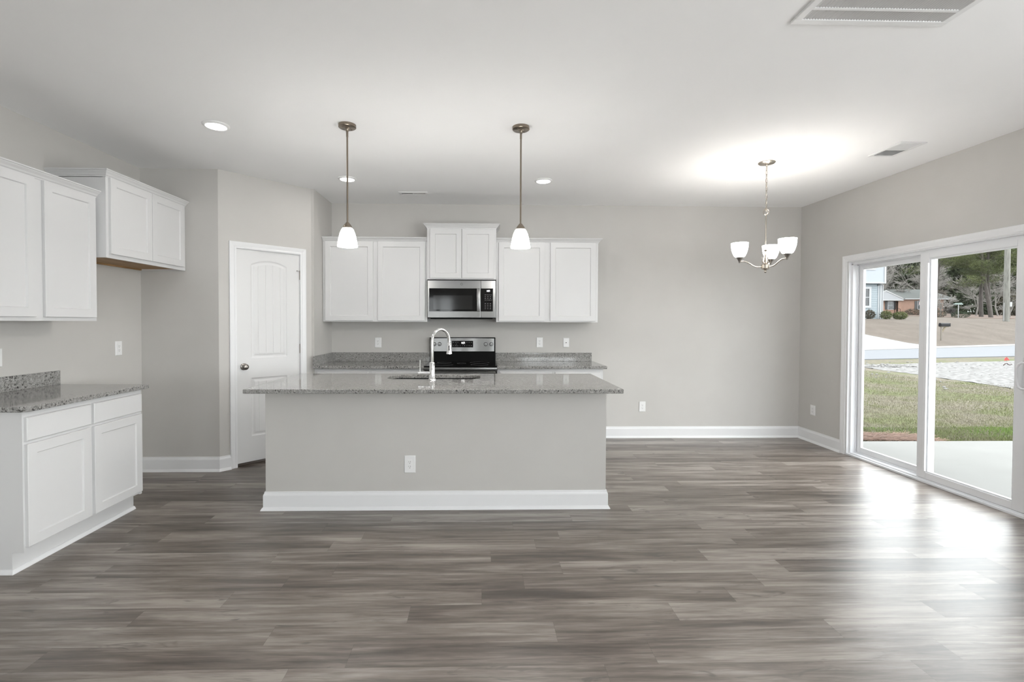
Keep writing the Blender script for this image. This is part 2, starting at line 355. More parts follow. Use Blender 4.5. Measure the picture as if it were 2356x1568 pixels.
# ------------------------------------------------------------------ pantry door
def pantry_door():
    r = sthing('door_1', FA[0]+FA[1]*.46, 'white two-panel arched pantry door with dark knob', 'door')
    a0, a1, b0, b1 = .156, .764, .030, 2.062
    C0 = -.010
    na = int((a1-a0)/.003); nb = int((b1-b0)/.0055)
    def sd(x, z, L, R_, z0, z1, arch):
        top = z1 + (arch*(1-((x-(L+R_)/2)/((R_-L)/2))**2) if L < x < R_ else 0)
        return min(x-L, R_-x, z-z0, top-z)
    def h(x, z):
        for (L, R_, z0, z1, arch, gr) in ((.286, .634, 1.028, 1.925, .045, 1), (.286, .634, .272, .833, 0, 1)):
            d = sd(x, z, L, R_, z0, z1, arch)
            if d > 0:
                if d < .011: return -.0075*math.sin(d/.011*PI/2)
                if d < .020: return -.0075
                if d < .036: return -.0075+.006*(d-.020)/.016
                if d > .040:
                    for k in (-2, -1, 0, 1, 2):
                        if k and abs(x-(.46+ (k-.5*(1 if k > 0 else -1))*.072)) < .003: return -.004
                    if abs(x-.46) < .0: return -.004
                return -.0015
        return 0
    bm = bmesh.new(); G = []
    o, rr, u, n = FA
    for i in range(na+1):
        x = a0+(a1-a0)*i/na; row = []
        for j in range(nb+1):
            z = b0+(b1-b0)*j/nb; row.append(bm.verts.new(o+rr*x+u*z+n*(C0+h(x, z))))
        G.append(row)
    for i in range(na):
        for j in range(nb): bm.faces.new((G[i][j], G[i+1][j], G[i+1][j+1], G[i][j+1]))
    P = lambda a, b, c: o+rr*a+u*b+n*c
    bk = [bm.verts.new(P(a, b, C0-.035)) for a, b in ((a0, b0), (a1, b0), (a1, b1), (a0, b1))]
    bm.faces.new((bk[0], bk[3], bk[2], bk[1]))
    bot = [G[i][0] for i in range(na+1)]; bm.faces.new(list(reversed(bot))+[bk[0], bk[1]])
    top = [G[i][nb] for i in range(na+1)]; bm.faces.new(top+[bk[2], bk[3]])
    le = G[0]; bm.faces.new(list(le)+[bk[3], bk[0]]); re_ = G[na]; bm.faces.new(list(reversed(re_))+[bk[1], bk[2]])
    ob = part('door_slab', bm, DOORP, r, True)
    # casing
    c = B(); CP = [(0, 0), (0, .010), (.012, .012), (.020, .009), (.046, .014), (.058, .014), (.061, .010), (.061, 0)]
    def strip(p0, p1, m0, m1, inw):   # along p0->p1, width direction inw (pointing outward), mitre factors
        p0, p1 = V(p0), V(p1); d = (p1-p0).normalized()
        R = []
        for p, m in ((p0, m0), (p1, m1)): R.append([o + rr*(p.x+inw[0]*w_+d.x*m*w_) + u*(p.y+inw[1]*w_+d.y*m*w_) + n*dd for w_, dd in CP])
        c.loops(R)
    ia, ib, it = .150, .768, 2.066
    strip((ia, 0, 0), (ia, it, 0), 0, 1, (-1, 0)); strip((ib, 0, 0), (ib, it, 0), 0, 1, (1, 0)); strip((ia, it, 0), (ib, it, 0), -1, 1, (0, 1))
    part('door_casing', c, TRIM, r)
    j = B(); j.fbox(FA, .1505, 0, -.1, .155, 2.066, 0); j.fbox(FA, .7655, 0, -.1, .7695, 2.066, 0); j.fbox(FA, .1505, 2.063, -.1, .7695, 2.068, 0)
    part('door_jamb', j, TRIM, r)
    k = B(); kc = P(.218, .948, C0)
    k.lathe([(.0, 0), (.032, 0), (.033, .004), (.028, .008), (.011, .010), (.011, .026), (.020, .032), (.0275, .042), (.028, .052), (.022, .060), (.010, .064), (0, .0645)], kc, 28, n, cap=False)
    part('knob', k, DNICK, r, True)
    for z in (.23, 1.10, 1.855):
        q = B(); q.fbox(FA, .7635, z-.047, C0, .7695, z+.047, C0+.0015); q.cyl(P(.7665, z-.047, C0+.006), .0058, 0, .094, 12)
        part('hinge', q, DNICK, r, True)
    q = B(); q.fbox(FA, .735, 1.895, C0+.004, .766, 1.899, C0+.014); q.cyl(P(.737, 1.897, C0+.004), .0045, 0, .012, 10, n); part('hinge_stop', q, DNICK, r)
    q = B(); q.fbox(FA, .157, .0, -.09, .763, .004, -.02); part('threshold', q, mat('dark_threshold', (.05, .035, .025), .6), r)
pantry_door()
# dark-coloured panel in place of the unlit pantry behind the door
struct('pantry_shade_panel', B().fbox(FA, .1, 0, -.5, .82, 2.2, -.46), GAP, label='dark panel standing in for the unlit pantry behind the door gap', cat='pantry interior')

# ------------------------------------------------------------------ sliding patio door
def slider():
    r = sthing('door_2', (XR+.06, 4.1, 0), 'white framed sliding glass patio door in the right wall', 'sliding door')
    FR = frame((XR, OY1, 0), (0, -1, 0))   # looking at +X wall from the room: right = -Y, normal = -X (into the room)
    W = OY1-OY0
    c = B(); CP = [(0, 0), (0, .010), (.010, .013), (.018, .010), (.044, .015), (.060, .015), (.064, .010), (.064, 0)]
    o, rr, u, n = FR
    def strip(p0, p1, m0, m1, inw):
        p0, p1 = V(p0), V(p1); d = (p1-p0).normalized(); R = []
        for p, m in ((p0, m0), (p1, m1)): R.append([o + rr*(p.x+inw[0]*w_+d.x*m*w_) + u*(p.y+inw[1]*w_+d.y*m*w_) + n*dd for w_, dd in CP])
        c.loops(R)
    ia, ib, it = -.008, W+.008, OZ-.006
    strip((ia, 0, 0), (ia, it, 0), 0, 1, (-1, 0)); strip((ib, 0, 0), (ib, it, 0), 0, 1, (1, 0)); strip((ia, it, 0), (ib, it, 0), -1, 1, (0, 1))
    part('door_casing', c, TRIM, r)
    # vinyl frame: jambs with stepped tracks, head, sill
    f = B()
    for a, sgn in ((0, 1), (W, -1)):
        f.fbox(FR, a, 0, -.145, a+sgn*.014, OZ, .002); f.fbox(FR, a, .03, -.145, a+sgn*.036, OZ-.03, -.022); f.fbox(FR, a, .03, -.075, a+sgn*.046, OZ-.03, -.066)
    f.fbox(FR, 0, OZ-.014, -.145, W, OZ, .002); f.fbox(FR, 0, OZ-.042, -.145, W, OZ, -.022); f.fbox(FR, 0, OZ-.052, -.075, W, OZ, -.066)
    f.fbox(FR, 0, 0, -.15, W, .018, .004, .002); f.fbox(FR, 0, .018, -.15, W, .030, -.018); f.fbox(FR, 0, .03, -.074, W, .043, -.068); f.fbox(FR, 0, .03, -.15, W, .034, -.13)
    part('door_frame', f, VINYL, r)
    def panel(name, a0, a1, c0, c1, ls_, rs_, z0, z1, bz, tz, rod=False):
        p = B()
        p.fbox(FR, a0, z0, c0, a0+ls_, z1, c1, .002); p.fbox(FR, a1-rs_, z0, c0, a1, z1, c1, .002)
        p.fbox(FR, a0+ls_, z0, c0, a1-rs_, bz-.01, c1, .002); p.fbox(FR, a0+ls_, tz+.01, c0, a1-rs_, z1, c1, .002)
        cm = (c0+c1)/2; g = .011
        # glazing bead
        for q in ((a0+ls_, bz-.01, a1-rs_, bz+.002), (a0+ls_, tz-.002, a1-rs_, tz+.01), (a0+ls_-.001, bz, a0+ls_+g, tz), (a1-rs_-g, bz, a1-rs_+.001, tz)):
            p.fbox(FR, q[0], q[1], cm-.012, q[2], q[3], cm+.012, .001)
        ob = part(name, p, VINYL, r)
        part('glass_pane', B().fbox(FR, a0+ls_, bz-.01, cm-.003, a1-rs_, tz+.01, cm+.003), GLASS, ob)
        return ob
    panel('fixed_panel', .036, .875, -.108, -.080, .050, .108, .034, OZ-.042, .094, 1.932)
    mv = panel('sliding_panel', OY1-4.152, W-.030, -.062, -.022, .085, .092, .032, OZ-.040, .097, 1.930)
    q = B(); aa = OY1-4.088
    q.fbox(FR, aa, .10, -.022, aa+.026, 1.90, -.006, .004); part('interlock_bar', q, VINYL, mv)
    q = B(); hy = W-.030-.046
    pts = [(-.012, 1.102), (-.03, 1.103), (-.052, 1.09), (-.064, 1.06), (-.068, 1.01), (-.064, .96), (-.052, .93), (-.03, .917), (-.012, .918)]
    P = lambda a, b, c_: o+rr*a+u*b+n*c_
    q.tube([P(hy+.055, 1.103, -.02)]+[P(hy+.055+x*.9, z, .012 if 0 < i < 8 else .0) for i, (x, z) in enumerate(pts)]+[P(hy+.055, .917, -.02)], .0085, 10)
    q.fbox(FR, hy+.01, .88, -.022, hy+.065, 1.14, -.014, .003)
    part('handle', q, mat('white_handle', (.72, .72, .74), .3), mv, True)
slider()

# ================================================================== CABINETS
def shaker(b, fr, a0, b0, a1, b1, c=0., t=.02, st=.056):
    o, r, u, n = fr; f2 = (o+n*c, r, u, n)
    b.ringrect(f2, a0, b0, a1, b1, [(.0, 0), (0, t-.002), (.002, t), (st, t), (st+.005, t-.0085)])
def slabfront(b, fr, a0, b0, a1, b1, c=0., t=.02):
    o, r, u, n = fr; f2 = (o+n*c, r, u, n)
    b.ringrect(f2, a0, b0, a1, b1, [(.0, 0), (0, t-.005), (.004, t)])
CROWN = [(0, 0), (.004, .0), (.006, .008), (.012, .012), (.018, .022), (.030, .034), (.034, .040), (.040, .042), (.040, .049), (0, .049)]
def crown(b, fr, w, d, z, left=True, right=True):
    o, r, u, n = fr; pts = []
    P = lambda a, c: (o + r*a + n*c)
    if left: pts.append(P(0, -d))
    pts += [P(0, 0), P(w, 0)]
    if right: pts.append(P(w, -d))
    prof = [(x, o.z+z+y) for x, y in CROWN]
    b.sweep(prof, [(p.x, p.y) for p in pts], 1)
def wall_cab(label, fr, w, h, d, doors, cr=(True, True), group=None, under=None, crz=None, name='upper_cabinet'):
    r = thing(name, fr[0], label, 'cabinet', group)
    d -= .002
    b = B(); th = .016
    b.fbox(fr, 0, 0, -d, th, h, -.019); b.fbox(fr, w-th, 0, -d, w, h, -.019); b.fbox(fr, 0, h-th, -d, w, h, -.019); b.fbox(fr, th, th, -d, w-th, h-th, -d+.006)
    b.fbox(fr, 0, 0, -.019, w, h, 0)
    if not under: b.fbox(fr, th, .012, -d, w-th, .026, -.019)
    part('cabinet_box', b, CAB, r)
    if under:
        b = B(); b.fbox(fr, th, .012, -d, w-th, .026, -.019); b.fbox(fr, th, -.0, -d, w-th, .012, -d+.018); part('underside', b, WOODU, r, label='bare brown wood underside')
    for q in doors:
        b = B(); shaker(b, fr, *q); part('cabinet_door', b, CAB, r)
    b = B(); crown(b, fr, w, d, (crz if crz is not None else h-.012), *cr); part('crown_molding', b, CAB, r)
    return r
FY = D-.33
zb, zt = 1.379, 2.274
# back wall uppers  (frame origin z = bottom; r=+X; n=-Y)
frL = frame((XC+.004, FY, zb), (1, 0, 0)); xo = XC+.004
wall_cab('white two-door wall cabinet left of the microwave, in the pantry corner', frL, -.604-xo, zt-zb, .33,
         [(-1.726-xo, .012, -1.201-xo, .884), (-1.149-xo, .012, -.627-xo, .884)], (False, False))
frM = frame((-.602, FY-.03, 1.849), (1, 0, 0))
wall_cab('short white two-door wall cabinet directly above the microwave', frM, .764, .575, .36,
         [(.032, .012, .380, .555), (.384, .012, .737, .555)], (True, True), crz=.562)
frR = frame((.164, FY, zb), (1, 0, 0))
wall_cab('white two-door wall cabinet right of the microwave, above two wall plates', frR, 1.141, zt-zb, .33,
         [(.027, .012, .540, .884), (.604, .012, 1.112, .884)], (False, True))
# left wall uppers: r=+Y, n=+X
fl = frame((XL+.33, 2.62, 1.379), (0, 1, 0))
wall_cab('tall white two-door wall cabinet at left edge above the granite counter', fl, .916, .895, .33,
         [(.02, .025, .427, .883), (.492, .025, .896, .883)], (True, True))
ff = frame((-2.702, 3.5395, 1.8375), (0, 1, 0))
wall_cab('shallow white cabinet with brown underside over the empty refrigerator nook', ff, .9245, .590, .401,
         [(.024, .029, .461, .579), (.467, .029, .884, .579)], (True, False), under=True, crz=.577)

# ---- base cabinets
SHOE = [(0, .022), (.006, .021), (.013, .014), (.017, .006), (.018, 0), (0, 0)]
def base_cab(label, fr, w, d, fronts, near_end=True, group=None):
    r = thing('base_cabinet', (fr[0].x, fr[0].y, 0), label, 'cabinet', group)
    o, rr, u, n = fr; b = B(); H = .886
    # side panels with toe notch, floor, face frame
    for a in (0, w-.016):
        pr = [(-d, 0), (-.062, 0), (-.062, .114), (-.0, .114), (0, H), (-d, H)]
        b.loops([[o+rr*(a+k)+u*z+n*c for c, z in pr] for k in (0, .016)])
    b.fbox(fr, .016, .114, -d, w-.016, .13, -.019); b.fbox(fr, .016, H-.016, -d, w-.016, H, -.019); b.fbox(fr, .016, .13, -.019, w-.016, H, -.0); 
    part('cabinet_box', b, CAB, r)
    b = B(); b.fbox(fr, .002, 0, -.075, w-.002, .114, -.0622); part('toe_kick', b, CAB, r)
    b = B(); P = lambda a, c: (o+rr*a+n*c)
    path = ([P(0, -d), P(0, -.062), P(w, -.062)] if near_end else [P(.002, -.062), P(w-.002, -.062)])
    b.sweep(SHOE, [(p.x, p.y) for p in path], 1); part('shoe_molding', b, TRIM, r)
    for kind, q in fronts:
        b = B()
        if kind == 'd': shaker(b, fr, *q); part('cabinet_door', b, CAB, r)
        else: slabfront(b, fr, *q); part('drawer_front', b, CAB, r)
    return r
fb = frame((-2.493, 2.662, 0), (0, 1, 0))
base_cab('white base cabinet with two drawers over two doors, under the left granite counter', fb, .914, .605,
         [('w', (.010, .722, .440, .853)), ('d', (.010, .140, .436, .704)), ('w', (.466, .722, .896, .853)), ('d', (.466, .140, .896, .704))])
f1 = frame((XC+.004, 5.098, 0), (1, 0, 0)); xo = XC+.004
base_cab('white base cabinet behind the island, left of the range', f1, -.604-xo, .605,
         [('w', (.03, .722, -1.190-xo, .853)), ('d', (.03, .14, -1.190-xo, .704)), ('w', (-1.155-xo, .722, -.628-xo, .853)), ('d', (-1.155-xo, .14, -.628-xo, .704))], False)
f2 = frame((.168, 5.098, 0), (1, 0, 0))
base_cab('white base cabinet behind the island, right of the range', f2, 1.130, .605,
         [('w', (.03, .722, .580, .853)), ('d', (.03, .14, .580, .704)), ('w', (.615, .722, 1.10, .853)), ('d', (.615, .14, 1.10, .704))], False)

# ---- counters
def rrect(x0, y0, x1, y1, r, seg=6):
    pts = []
    for cx, cy, a in ((x1-r, y1-r, 0), (x0+r, y1-r, 90), (x0+r, y0+r, 180), (x1-r, y0+r, 270)):
        for k in range(seg+1):
            t = math.radians(a+90*k/seg); pts.append((cx+r*math.cos(t), cy+r*math.sin(t)))
    return pts
def slab(poly, hole=None, z0=ZK-.030, z1=ZK, e=.003):
    bm = bmesh.new()
    def inset(pl, k):
        n = len(pl); out = []
        for i in range(n):
            a, b_, c = V(pl[i-1]).to_2d(), V(pl[i]).to_2d(), V(pl[(i+1) % n]).to_2d()
            d0 = (b_-a).normalized(); d1 = (c-b_).normalized(); n0 = V((-d0.y, d0.x)); n1 = V((-d1.y, d1.x)); m = (n0+n1)/(1+n0.dot(n1)); out.append((b_.x+m.x*k, b_.y+m.y*k))
        return out
    def wallring(pl, s):
        R = [[bm.verts.new((x, y, z)) for x, y in q] for q, z in ((inset(pl, s*e), z0), (pl, z0+e), (pl, z1-e), (inset(pl, s*e), z1))]
        n = len(pl)
        for a, b_ in zip(R, R[1:]):
            for i in range(n): bm.faces.new((a[i], a[(i+1) % n], b_[(i+1) % n], b_[i]))
        return R[0], R[-1]
    b0, t0 = wallring(poly, 1)
    if hole:
        b1, t1 = wallring(hole, -1)
        for A_, Bq in ((t0, t1), (b0, b1)):
            vs = A_+Bq; tri = tessellate_polygon([[v.co for v in A_], [v.co for v in Bq]])
            for t in tri:
                try: bm.faces.new([vs[i] for i in t])
                except ValueError: pass
    else: bm.faces.new(t0); bm.faces.new(b0)
    return bm
ct = tag(obj('countertop', slab([(XL+.001, 2.635), (-2.475, 2.635), (-2.447, 2.660), (-2.447, 3.592), (XL+.001, 3.592)]), GRANITE), 'speckled grey granite countertop on the left wall base cabinet', 'countertop')
bs = B(); bs.box(XL+.001, 2.635, ZK, XL+.021, 3.592, 1.016, .002); part('backsplash', bs, GRANITE, ct)
Yc = D-.65
ct = tag(obj('countertop', slab([(XC+.001, Yc), (-.603, Yc), (-.603, D-.001), (XC+.001, D-.001)]), GRANITE), 'speckled grey granite countertop on the back wall left of the range', 'countertop')
bs = B(); bs.box(XC+.021, D-.021, ZK, -.603, D-.001, 1.018, .002); part('backsplash', bs, GRANITE, ct)
bs = B(); bs.box(XC+.001, Yc, ZK, XC+.0205, D-.001, 1.018, .002); part('side_splash', bs, GRANITE, ct)
ct = tag(obj('countertop', slab([(.168, Yc), (1.332, Yc), (1.332, D-.001), (.168, D-.001)]), GRANITE), 'speckled grey granite countertop on the back wall right of the range', 'countertop')
bs = B(); bs.box(.168, D-.021, ZK, 1.312, D-.001, 1.018, .002); part('backsplash', bs, GRANITE, ct)

# ---- island
IX0, IX1, IY0, IY1 = -1.577, .928, 3.543, 4.285
isl = thing('kitchen_island', (-.32, 3.9, 0), 'kitchen island with a greige painted knee wall and white baseboard', 'kitchen island')
b = B(); b.box(IX0, IY0, 0, IX1, IY0+.115, .886); b.box(IX0, IY0+.11, 0, IX0+.02, IY1-.02, .886); b.box(IX1-.02, IY0+.11, 0, IX1, IY1-.02, .886)
part('knee_wall', b, WALL, isl)
b = B(); b.sweep(BP, [(IX0, IY1-.1), (IX0, IY0), (IX1, IY0), (IX1, IY1-.1)], 1); part('baseboard', b, TRIM, isl)
b = B(); b.box(IX0+.02, IY0+.115, .114, -.80, IY1-.02, .886); b.box(.02, IY0+.115, .114, IX1-.02, IY1-.02, .886); b.box(-.80, IY0+.115, .114, .02, IY1-.02, .60); b.box(IX0+.02, IY0+.115, 0, IX1-.02, IY1-.09, .114); b.box(-.80, IY1-.04, .6, .02, IY1-.02, .886)
part('cabinet_box', b, CAB, isl)
fi = frame((IX1, IY1-.02, 0), (-1, 0, 0)); W_ = IX1-IX0
for k in range(5):
    a = .03+k*.49
    b = B(); shaker(b, fi, a, .14, a+.46, .704); part('cabinet_door', b, CAB, isl)
    b = B(); slabfront(b, fi, a, .722, a+.46, .853); part('drawer_front', b, CAB, isl)
SX0, SX1, SY0, SY1 = -.775, -.010, 3.905, 4.215
hole = list(rrect(SX0, SY0, SX1, SY1, .09, 8))
tag(obj('countertop', slab([(-1.626, 3.312), (.989, 3.312), (.989, 4.330), (-1.626, 4.330)], hole), GRANITE), 'large speckled granite countertop on the island, with the sink cut into it', 'countertop')
snk = thing('kitchen_sink', ((SX0+SX1)/2, (SY0+SY1)/2, .70), 'undermount stainless steel sink set into the island countertop', 'sink')
b = B(); R = []
for k, z in ((-.012, .8855), (-.004, .8855), (-.004, .87), (.004, .70), (.03, .675)):
    R.append([V((x, y, z)) for x, y in rrect(SX0+k, SY0+k, SX1-k, SY1-k, .085, 8)])
b.loops(R, cap0=False, cap1=True); ob = part('basin', b, STEEL, snk, True)
b = B(); b.lathe([(.045, .676), (.045, .679), (.02, .6775)], ((SX0+SX1)/2, (SY0+SY1)/2, 0), 24); part('drain', b, CHROME, snk, True)
# ---- faucet
fc = thing('faucet', (-.394, 3.862, ZK), 'tall chrome gooseneck pull-down faucet standing at the island sink', 'faucet')
bx_, by_ = -.394, 3.862
b = B(); b.lathe([(.031, ZK), (.031, ZK+.005), (.025, ZK+.012), (.022, ZK+.05), (.0205, ZK+.135), (.0175, ZK+.14)], (bx_, by_, 0), 28); part('faucet_body', b, CHROME, fc, True)
b = B(); dx, dy = .125, .13; zz = 1.225; pts = [(bx_, by_, ZK+.13), (bx_, by_, 1.12), (bx_, by_, zz)]
for k in range(1, 15):
    t = PI*k/15*1.0; c_ = (1-math.cos(t))/2
    pts.append((bx_+dx*c_, by_+dy*c_, zz+.094*math.sin(t)))
pts.append((bx_+dx*1.02, by_+dy*1.0, zz-.015))
b.tube(pts, .0125, 16); part('spout', b, CHROME, fc, True)
b = B(); hd = V((bx_+dx*1.02, by_+dy, 0)); b.lathe([(.014, 1.205), (.0165, 1.20), (.017, 1.17), (.021, 1.135), (.0235, 1.120), (.0235, 1.114), (.018, 1.112)], hd, 24); ob = part('spray_head', b, CHROME, fc, True)
b = B(); b.box(hd.x-.004, hd.y-.0235, 1.145, hd.x+.005, hd.y-.017, 1.185, .002); part('spray_button', b, BLACKP, ob)
b = B(); b.tube([(bx_, by_, ZK+.055), (bx_-.11, by_-.0, ZK+.055)], .0135, 14); b.tube([(bx_-.098, by_, ZK+.06), (bx_-.096, by_, ZK+.16)], [.006, .0045], 10); part('handle', b, CHROME, fc, True)

# ---- range
RX0, RX1 = -.599, .162
rg = thing('range', (-.218, 5.4, 0), 'freestanding stainless steel electric range with a black glass cooktop', 'range')
b = B(); b.box(RX0, 5.075, .02, RX1, D-.02, .895); part('oven_body', b, BLACKP, rg)
b = B(); b.box(RX0+.0, 5.045, .895, RX1, D-.06, .918, .003); b.box(RX0+.004, 5.045, .885, RX1-.004, 5.07, .9)
part('cooktop', b, BLACKG, rg)
b = B(); b.box(RX0-.006, 5.036, .868, RX1+.006, 5.060, .902, .004); part('front_trim', b, STEEL, rg, True)
b = B(); b.box(RX0+.01, 5.040, .26, RX1-.01, 5.075, .86, .004); od = part('oven_door', b, STEEL, rg)
b = B(); b.box(RX0+.09, 5.036, .38, RX1-.09, 5.041, .70, .002); part('window', b, BLACKG, od)
b = B(); b.tube([(RX0+.06, 5.04, .80), (RX0+.06, 5.0, .80), (RX1-.06, 5.0, .80), (RX1-.06, 5.04, .80)], .011, 12); part('handle', b, STEEL, od, True)
b = B(); b.box(RX0+.01, 5.045, .03, RX1-.01, 5.075, .25, .004); part('storage_drawer', b, STEEL, rg)
for cx_, cy_, rr_ in ((-.42, 5.20, .115), (-.02, 5.20, .095), (-.42, 5.47, .08), (-.02, 5.47, .11), (-.22, 5.36, .05)):
    b = B(); t = .003
    b.loops([[V((cx_+q*math.cos(2*PI*i/40), cy_+q*math.sin(2*PI*i/40), z)) for i in range(40)] for q, z in ((rr_, .918), (rr_, .9187), (rr_-t, .9187), (rr_-t, .918))], cap0=False, cap1=False)
    part('burner_ring', b, DGREY, rg)
# backguard with a gently curved face
bgd = B(); prof = []
bgd.box(RX0-.002, D-.085, .90, RX1+.002, D-.01, 1.198, .004)
bg_ = part('backguard', bgd, BLACKP, rg)
b = B(); nx = 24; R = []
for i in range(nx+1):
    x = RX0+.012+(RX1-RX0-.024)*i/nx; s = (i/nx-.5)*2; bul = .012*(1-s*s)+.004*math.cos(s*PI*2)
    R.append([V((x, D-.086, 1.037)), V((x, D-.090-bul, 1.037)), V((x, D-.086-bul*.6, 1.187+.004*(1-s*s))), V((x, D-.08, 1.190))])
b.loops(R); part('control_panel', b, STEEL, bg_, True)
fk = frame((0, D-.1035, 0), (1, 0, 0))
b = B(); b.fbox(fk, -.343, 1.084, -.004, -.095, 1.160, .0035, .003); dp = part('control_display', b, BLACKG, bg_)
b = B(); b.digits(fk, '1:37', -.238, 1.126, .020, .0036); part('clock_digits', b, DIGIT, bg_)
PRN = mat('grey_print', (.16, .16, .17), .4)
for cols, z in (((0, 1, 2), 1.140), ((6, 7, 8), 1.140), (tuple(range(9)), 1.102)):
    b = B()
    for i in cols: b.fbox(fk, -.330+i*.026, z, .0036, -.320+i*.026, z+.004, .0042)
    part('button_row', b, PRN, bg_)
for x in (-.548, -.487, .050, .116):
    s = ((x-RX0-.012)/(RX1-RX0-.024)-.5)*2; yk = D-.090-(.012*(1-s*s)+.004*math.cos(s*PI*2))*.8
    b = B(); b.lathe([(.0225, 0), (.0225, .010), (.020, .022), (.018, .024), (0, .0245)], (x, yk, 1.121), 24, (0, -1, 0), cap=False); b.box(x-.003, yk-.032, 1.103, x+.003, yk-.022, 1.139, .001)
    part('knob', b, STEEL, bg_, True)
# ---- microwave
MY = 5.318
mw = thing('microwave', (-.218, 5.5, 1.413), 'stainless steel over-the-range microwave with a black glass door', 'microwave')
b = B(); b.box(-.597, MY+.03, 1.420, .158, D-.003, 1.846); part('housing', b, BLACKP, mw)
fm = frame((-.597, MY+.03, 1.413), (1, 0, 0))
b = B(); b.fbox(fm, .001, .012, 0, .588, .424, .028, .004); md = part('microwave_door', b, STEEL, mw)
b = B(); b.fbox(fm, .021, .083, .0275, .545, .336, .031, .002); wd = part('door_glass', b, BLACKG, md)
b = B(); b.fbox(fm, .067, .104, .0305, .497, .258, .0316); part('window_screen', b, mat('window_mesh', (.008, .008, .008), .08, 0., .45), md)
b = B(); b.fbox(fm, .545, .083, .030, .581, .338, .056, .006); part('handle', b, STEEL, md, True)
b = B(); b.fbox(fm, .5895, .012, 0, .754, .424, .028, .004); mp_ = part('control_panel', b, STEEL, mw)
b = B(); b.fbox(fm, .588, .083, .0275, .724, .336, .031, .002); part('keypad', b, BLACKG, mp_)
b = B(); b.digits(fm, '1:37', .650, .300, .017, .0312); part('clock_digits', b, DIGIT, mp_)
PRM = mat('grey_print2', (.10, .10, .105), .4)
for rows in ((0, 1, 2, 3), (5, 6, 7, 8)):
    b = B()
    for j in rows:
        for i in range(4 if j in (0, 3) else 3):
            b.fbox(fm, .632+i*(.021 if j in (0, 3) else .028), .262-j*.019, .0311, .646+i*(.021 if j in (0, 3) else .028), .268-j*.019, .0316)
    part('key_group', b, PRM, mp_)
b = B(); b.lathe([(.0125, .028), (.0125, .0286), (.0105, .0286), (.0105, .028)], fm[0]+fm[1]*.378+fm[2]*.382, 28, (0, -1, 0), cap=False)
lg = part('round_badge', b, DGREY, md)
b = B(); b.fbox(fm, .03, -.002, -.30, .72, .012, -.02); b.fbox(fm, .24, -.003, -.02, .50, .010, .018, .002); part('grease_filter', b, BLACKP, mw)
# ================================================================== PLATES
def plate(label, fr, w=.075, h=.118, kind='duplex', cat='outlet', name='electrical_outlet'):
    r = thing(name, fr[0], label, cat)
    b = B(); b.ringrect(fr, -w/2, -h/2, w/2, h/2, [(0, 0), (0, .003), (.004, .0065)]); part('cover_plate', b, PLASTIC, r)
    if kind == 'duplex':
        b = B(); b.fbox(fr, -.0165, -.034, .0062, .0165, .034, .0078, .001); q = part('receptacle', b, PLASTIC, r)
        b = B()
        for dz in (.017, -.017):
            b.fbox(fr, -.0075, dz-.002, .0077, -.0055, dz+.007, .0081); b.fbox(fr, .0050, dz-.002, .0077, .0070, dz+.007, .0081); b.lathe([(.0026, .0077), (.0026, .0081)], fr[0]+fr[2]*(dz-.009), 10, fr[3])
        part('slots', b, SLOT, q)
    elif kind == 'coax':
        b = B(); b.lathe([(.0055, .006), (.0055, .014), (.004, .014)], fr[0], 12, fr[3]); part('coax_jack', b, SLOT, r)
    else:
        b = B(); b.fbox(fr, -.0165, -.034, .0062, .0165, .034, .0082, .001); part('rocker', b, PLASTIC, r)
    return r
bk = lambda x, z: frame((x, D-.0005, z), (1, 0, 0))
plate('white duplex outlet above the back counter, left of the range', bk(-1.220, 1.134))
plate('white duplex outlet above the back counter, just right of the range', bk(.692, 1.139))
plate('white cable jack plate with a dark centre dot above the back counter', bk(1.008, 1.137), .070, .110, 'coax', 'cable jack', 'cable_plate')
plate('white outlet low on the back wall right of the island', bk(1.929, .373), .076, .120, 'duplex')
plate('white duplex outlet on the front of the island', frame((-.5245, IY0-.0005, .332), (1, 0, 0)), .082, .128)
plate('small white outlet low on the right wall beside the patio door', frame((XR-.0005, 5.456, .373), (0, -1, 0)), .079, .115)
plate('white outlet on the left wall inside the refrigerator nook', frame((XL+.0005, 4.184, 1.146), (0, 1, 0)), .074, .122)
plate('white wall plate above the left counter, cut by the photo edge', frame((XL+.0005, 3.145, 1.141), (0, 1, 0)), .076, .118)

# ================================================================== CEILING FIXTURES
def canlight(x, y, label, pw=2):
    r = thing('recessed_light', (x, y, ZC), label, 'ceiling light')
    b = B(); b.lathe([(.088, 0), (.088, -.004), (.080, -.011), (.069, -.013), (.066, -.010)], (x, y, ZC), 48, cap=False); part('trim_ring', b, CEIL if 0 else mat('white_light_trim', (.85, .85, .85), .4), r, True)
    b = B(); b.lathe([(.067, -.010), (.050, -.0125), (.0, -.0135)], (x, y, ZC), 48, cap=False); part('lens', b, LED, r, True)
    l = light('lamp_light', 'AREA', (0, 0, -.016), pw, (1, .965, .92), shape='DISK', size=.12); l.parent = r
    return r
canlight(-1.878, 3.470, 'lit round recessed ceiling light nearest the left wall cabinets')
canlight(-1.303, 4.720, 'lit round recessed ceiling light behind the left pendant rod')
canlight(.602, 4.720, 'lit round recessed ceiling light right of the right pendant rod')
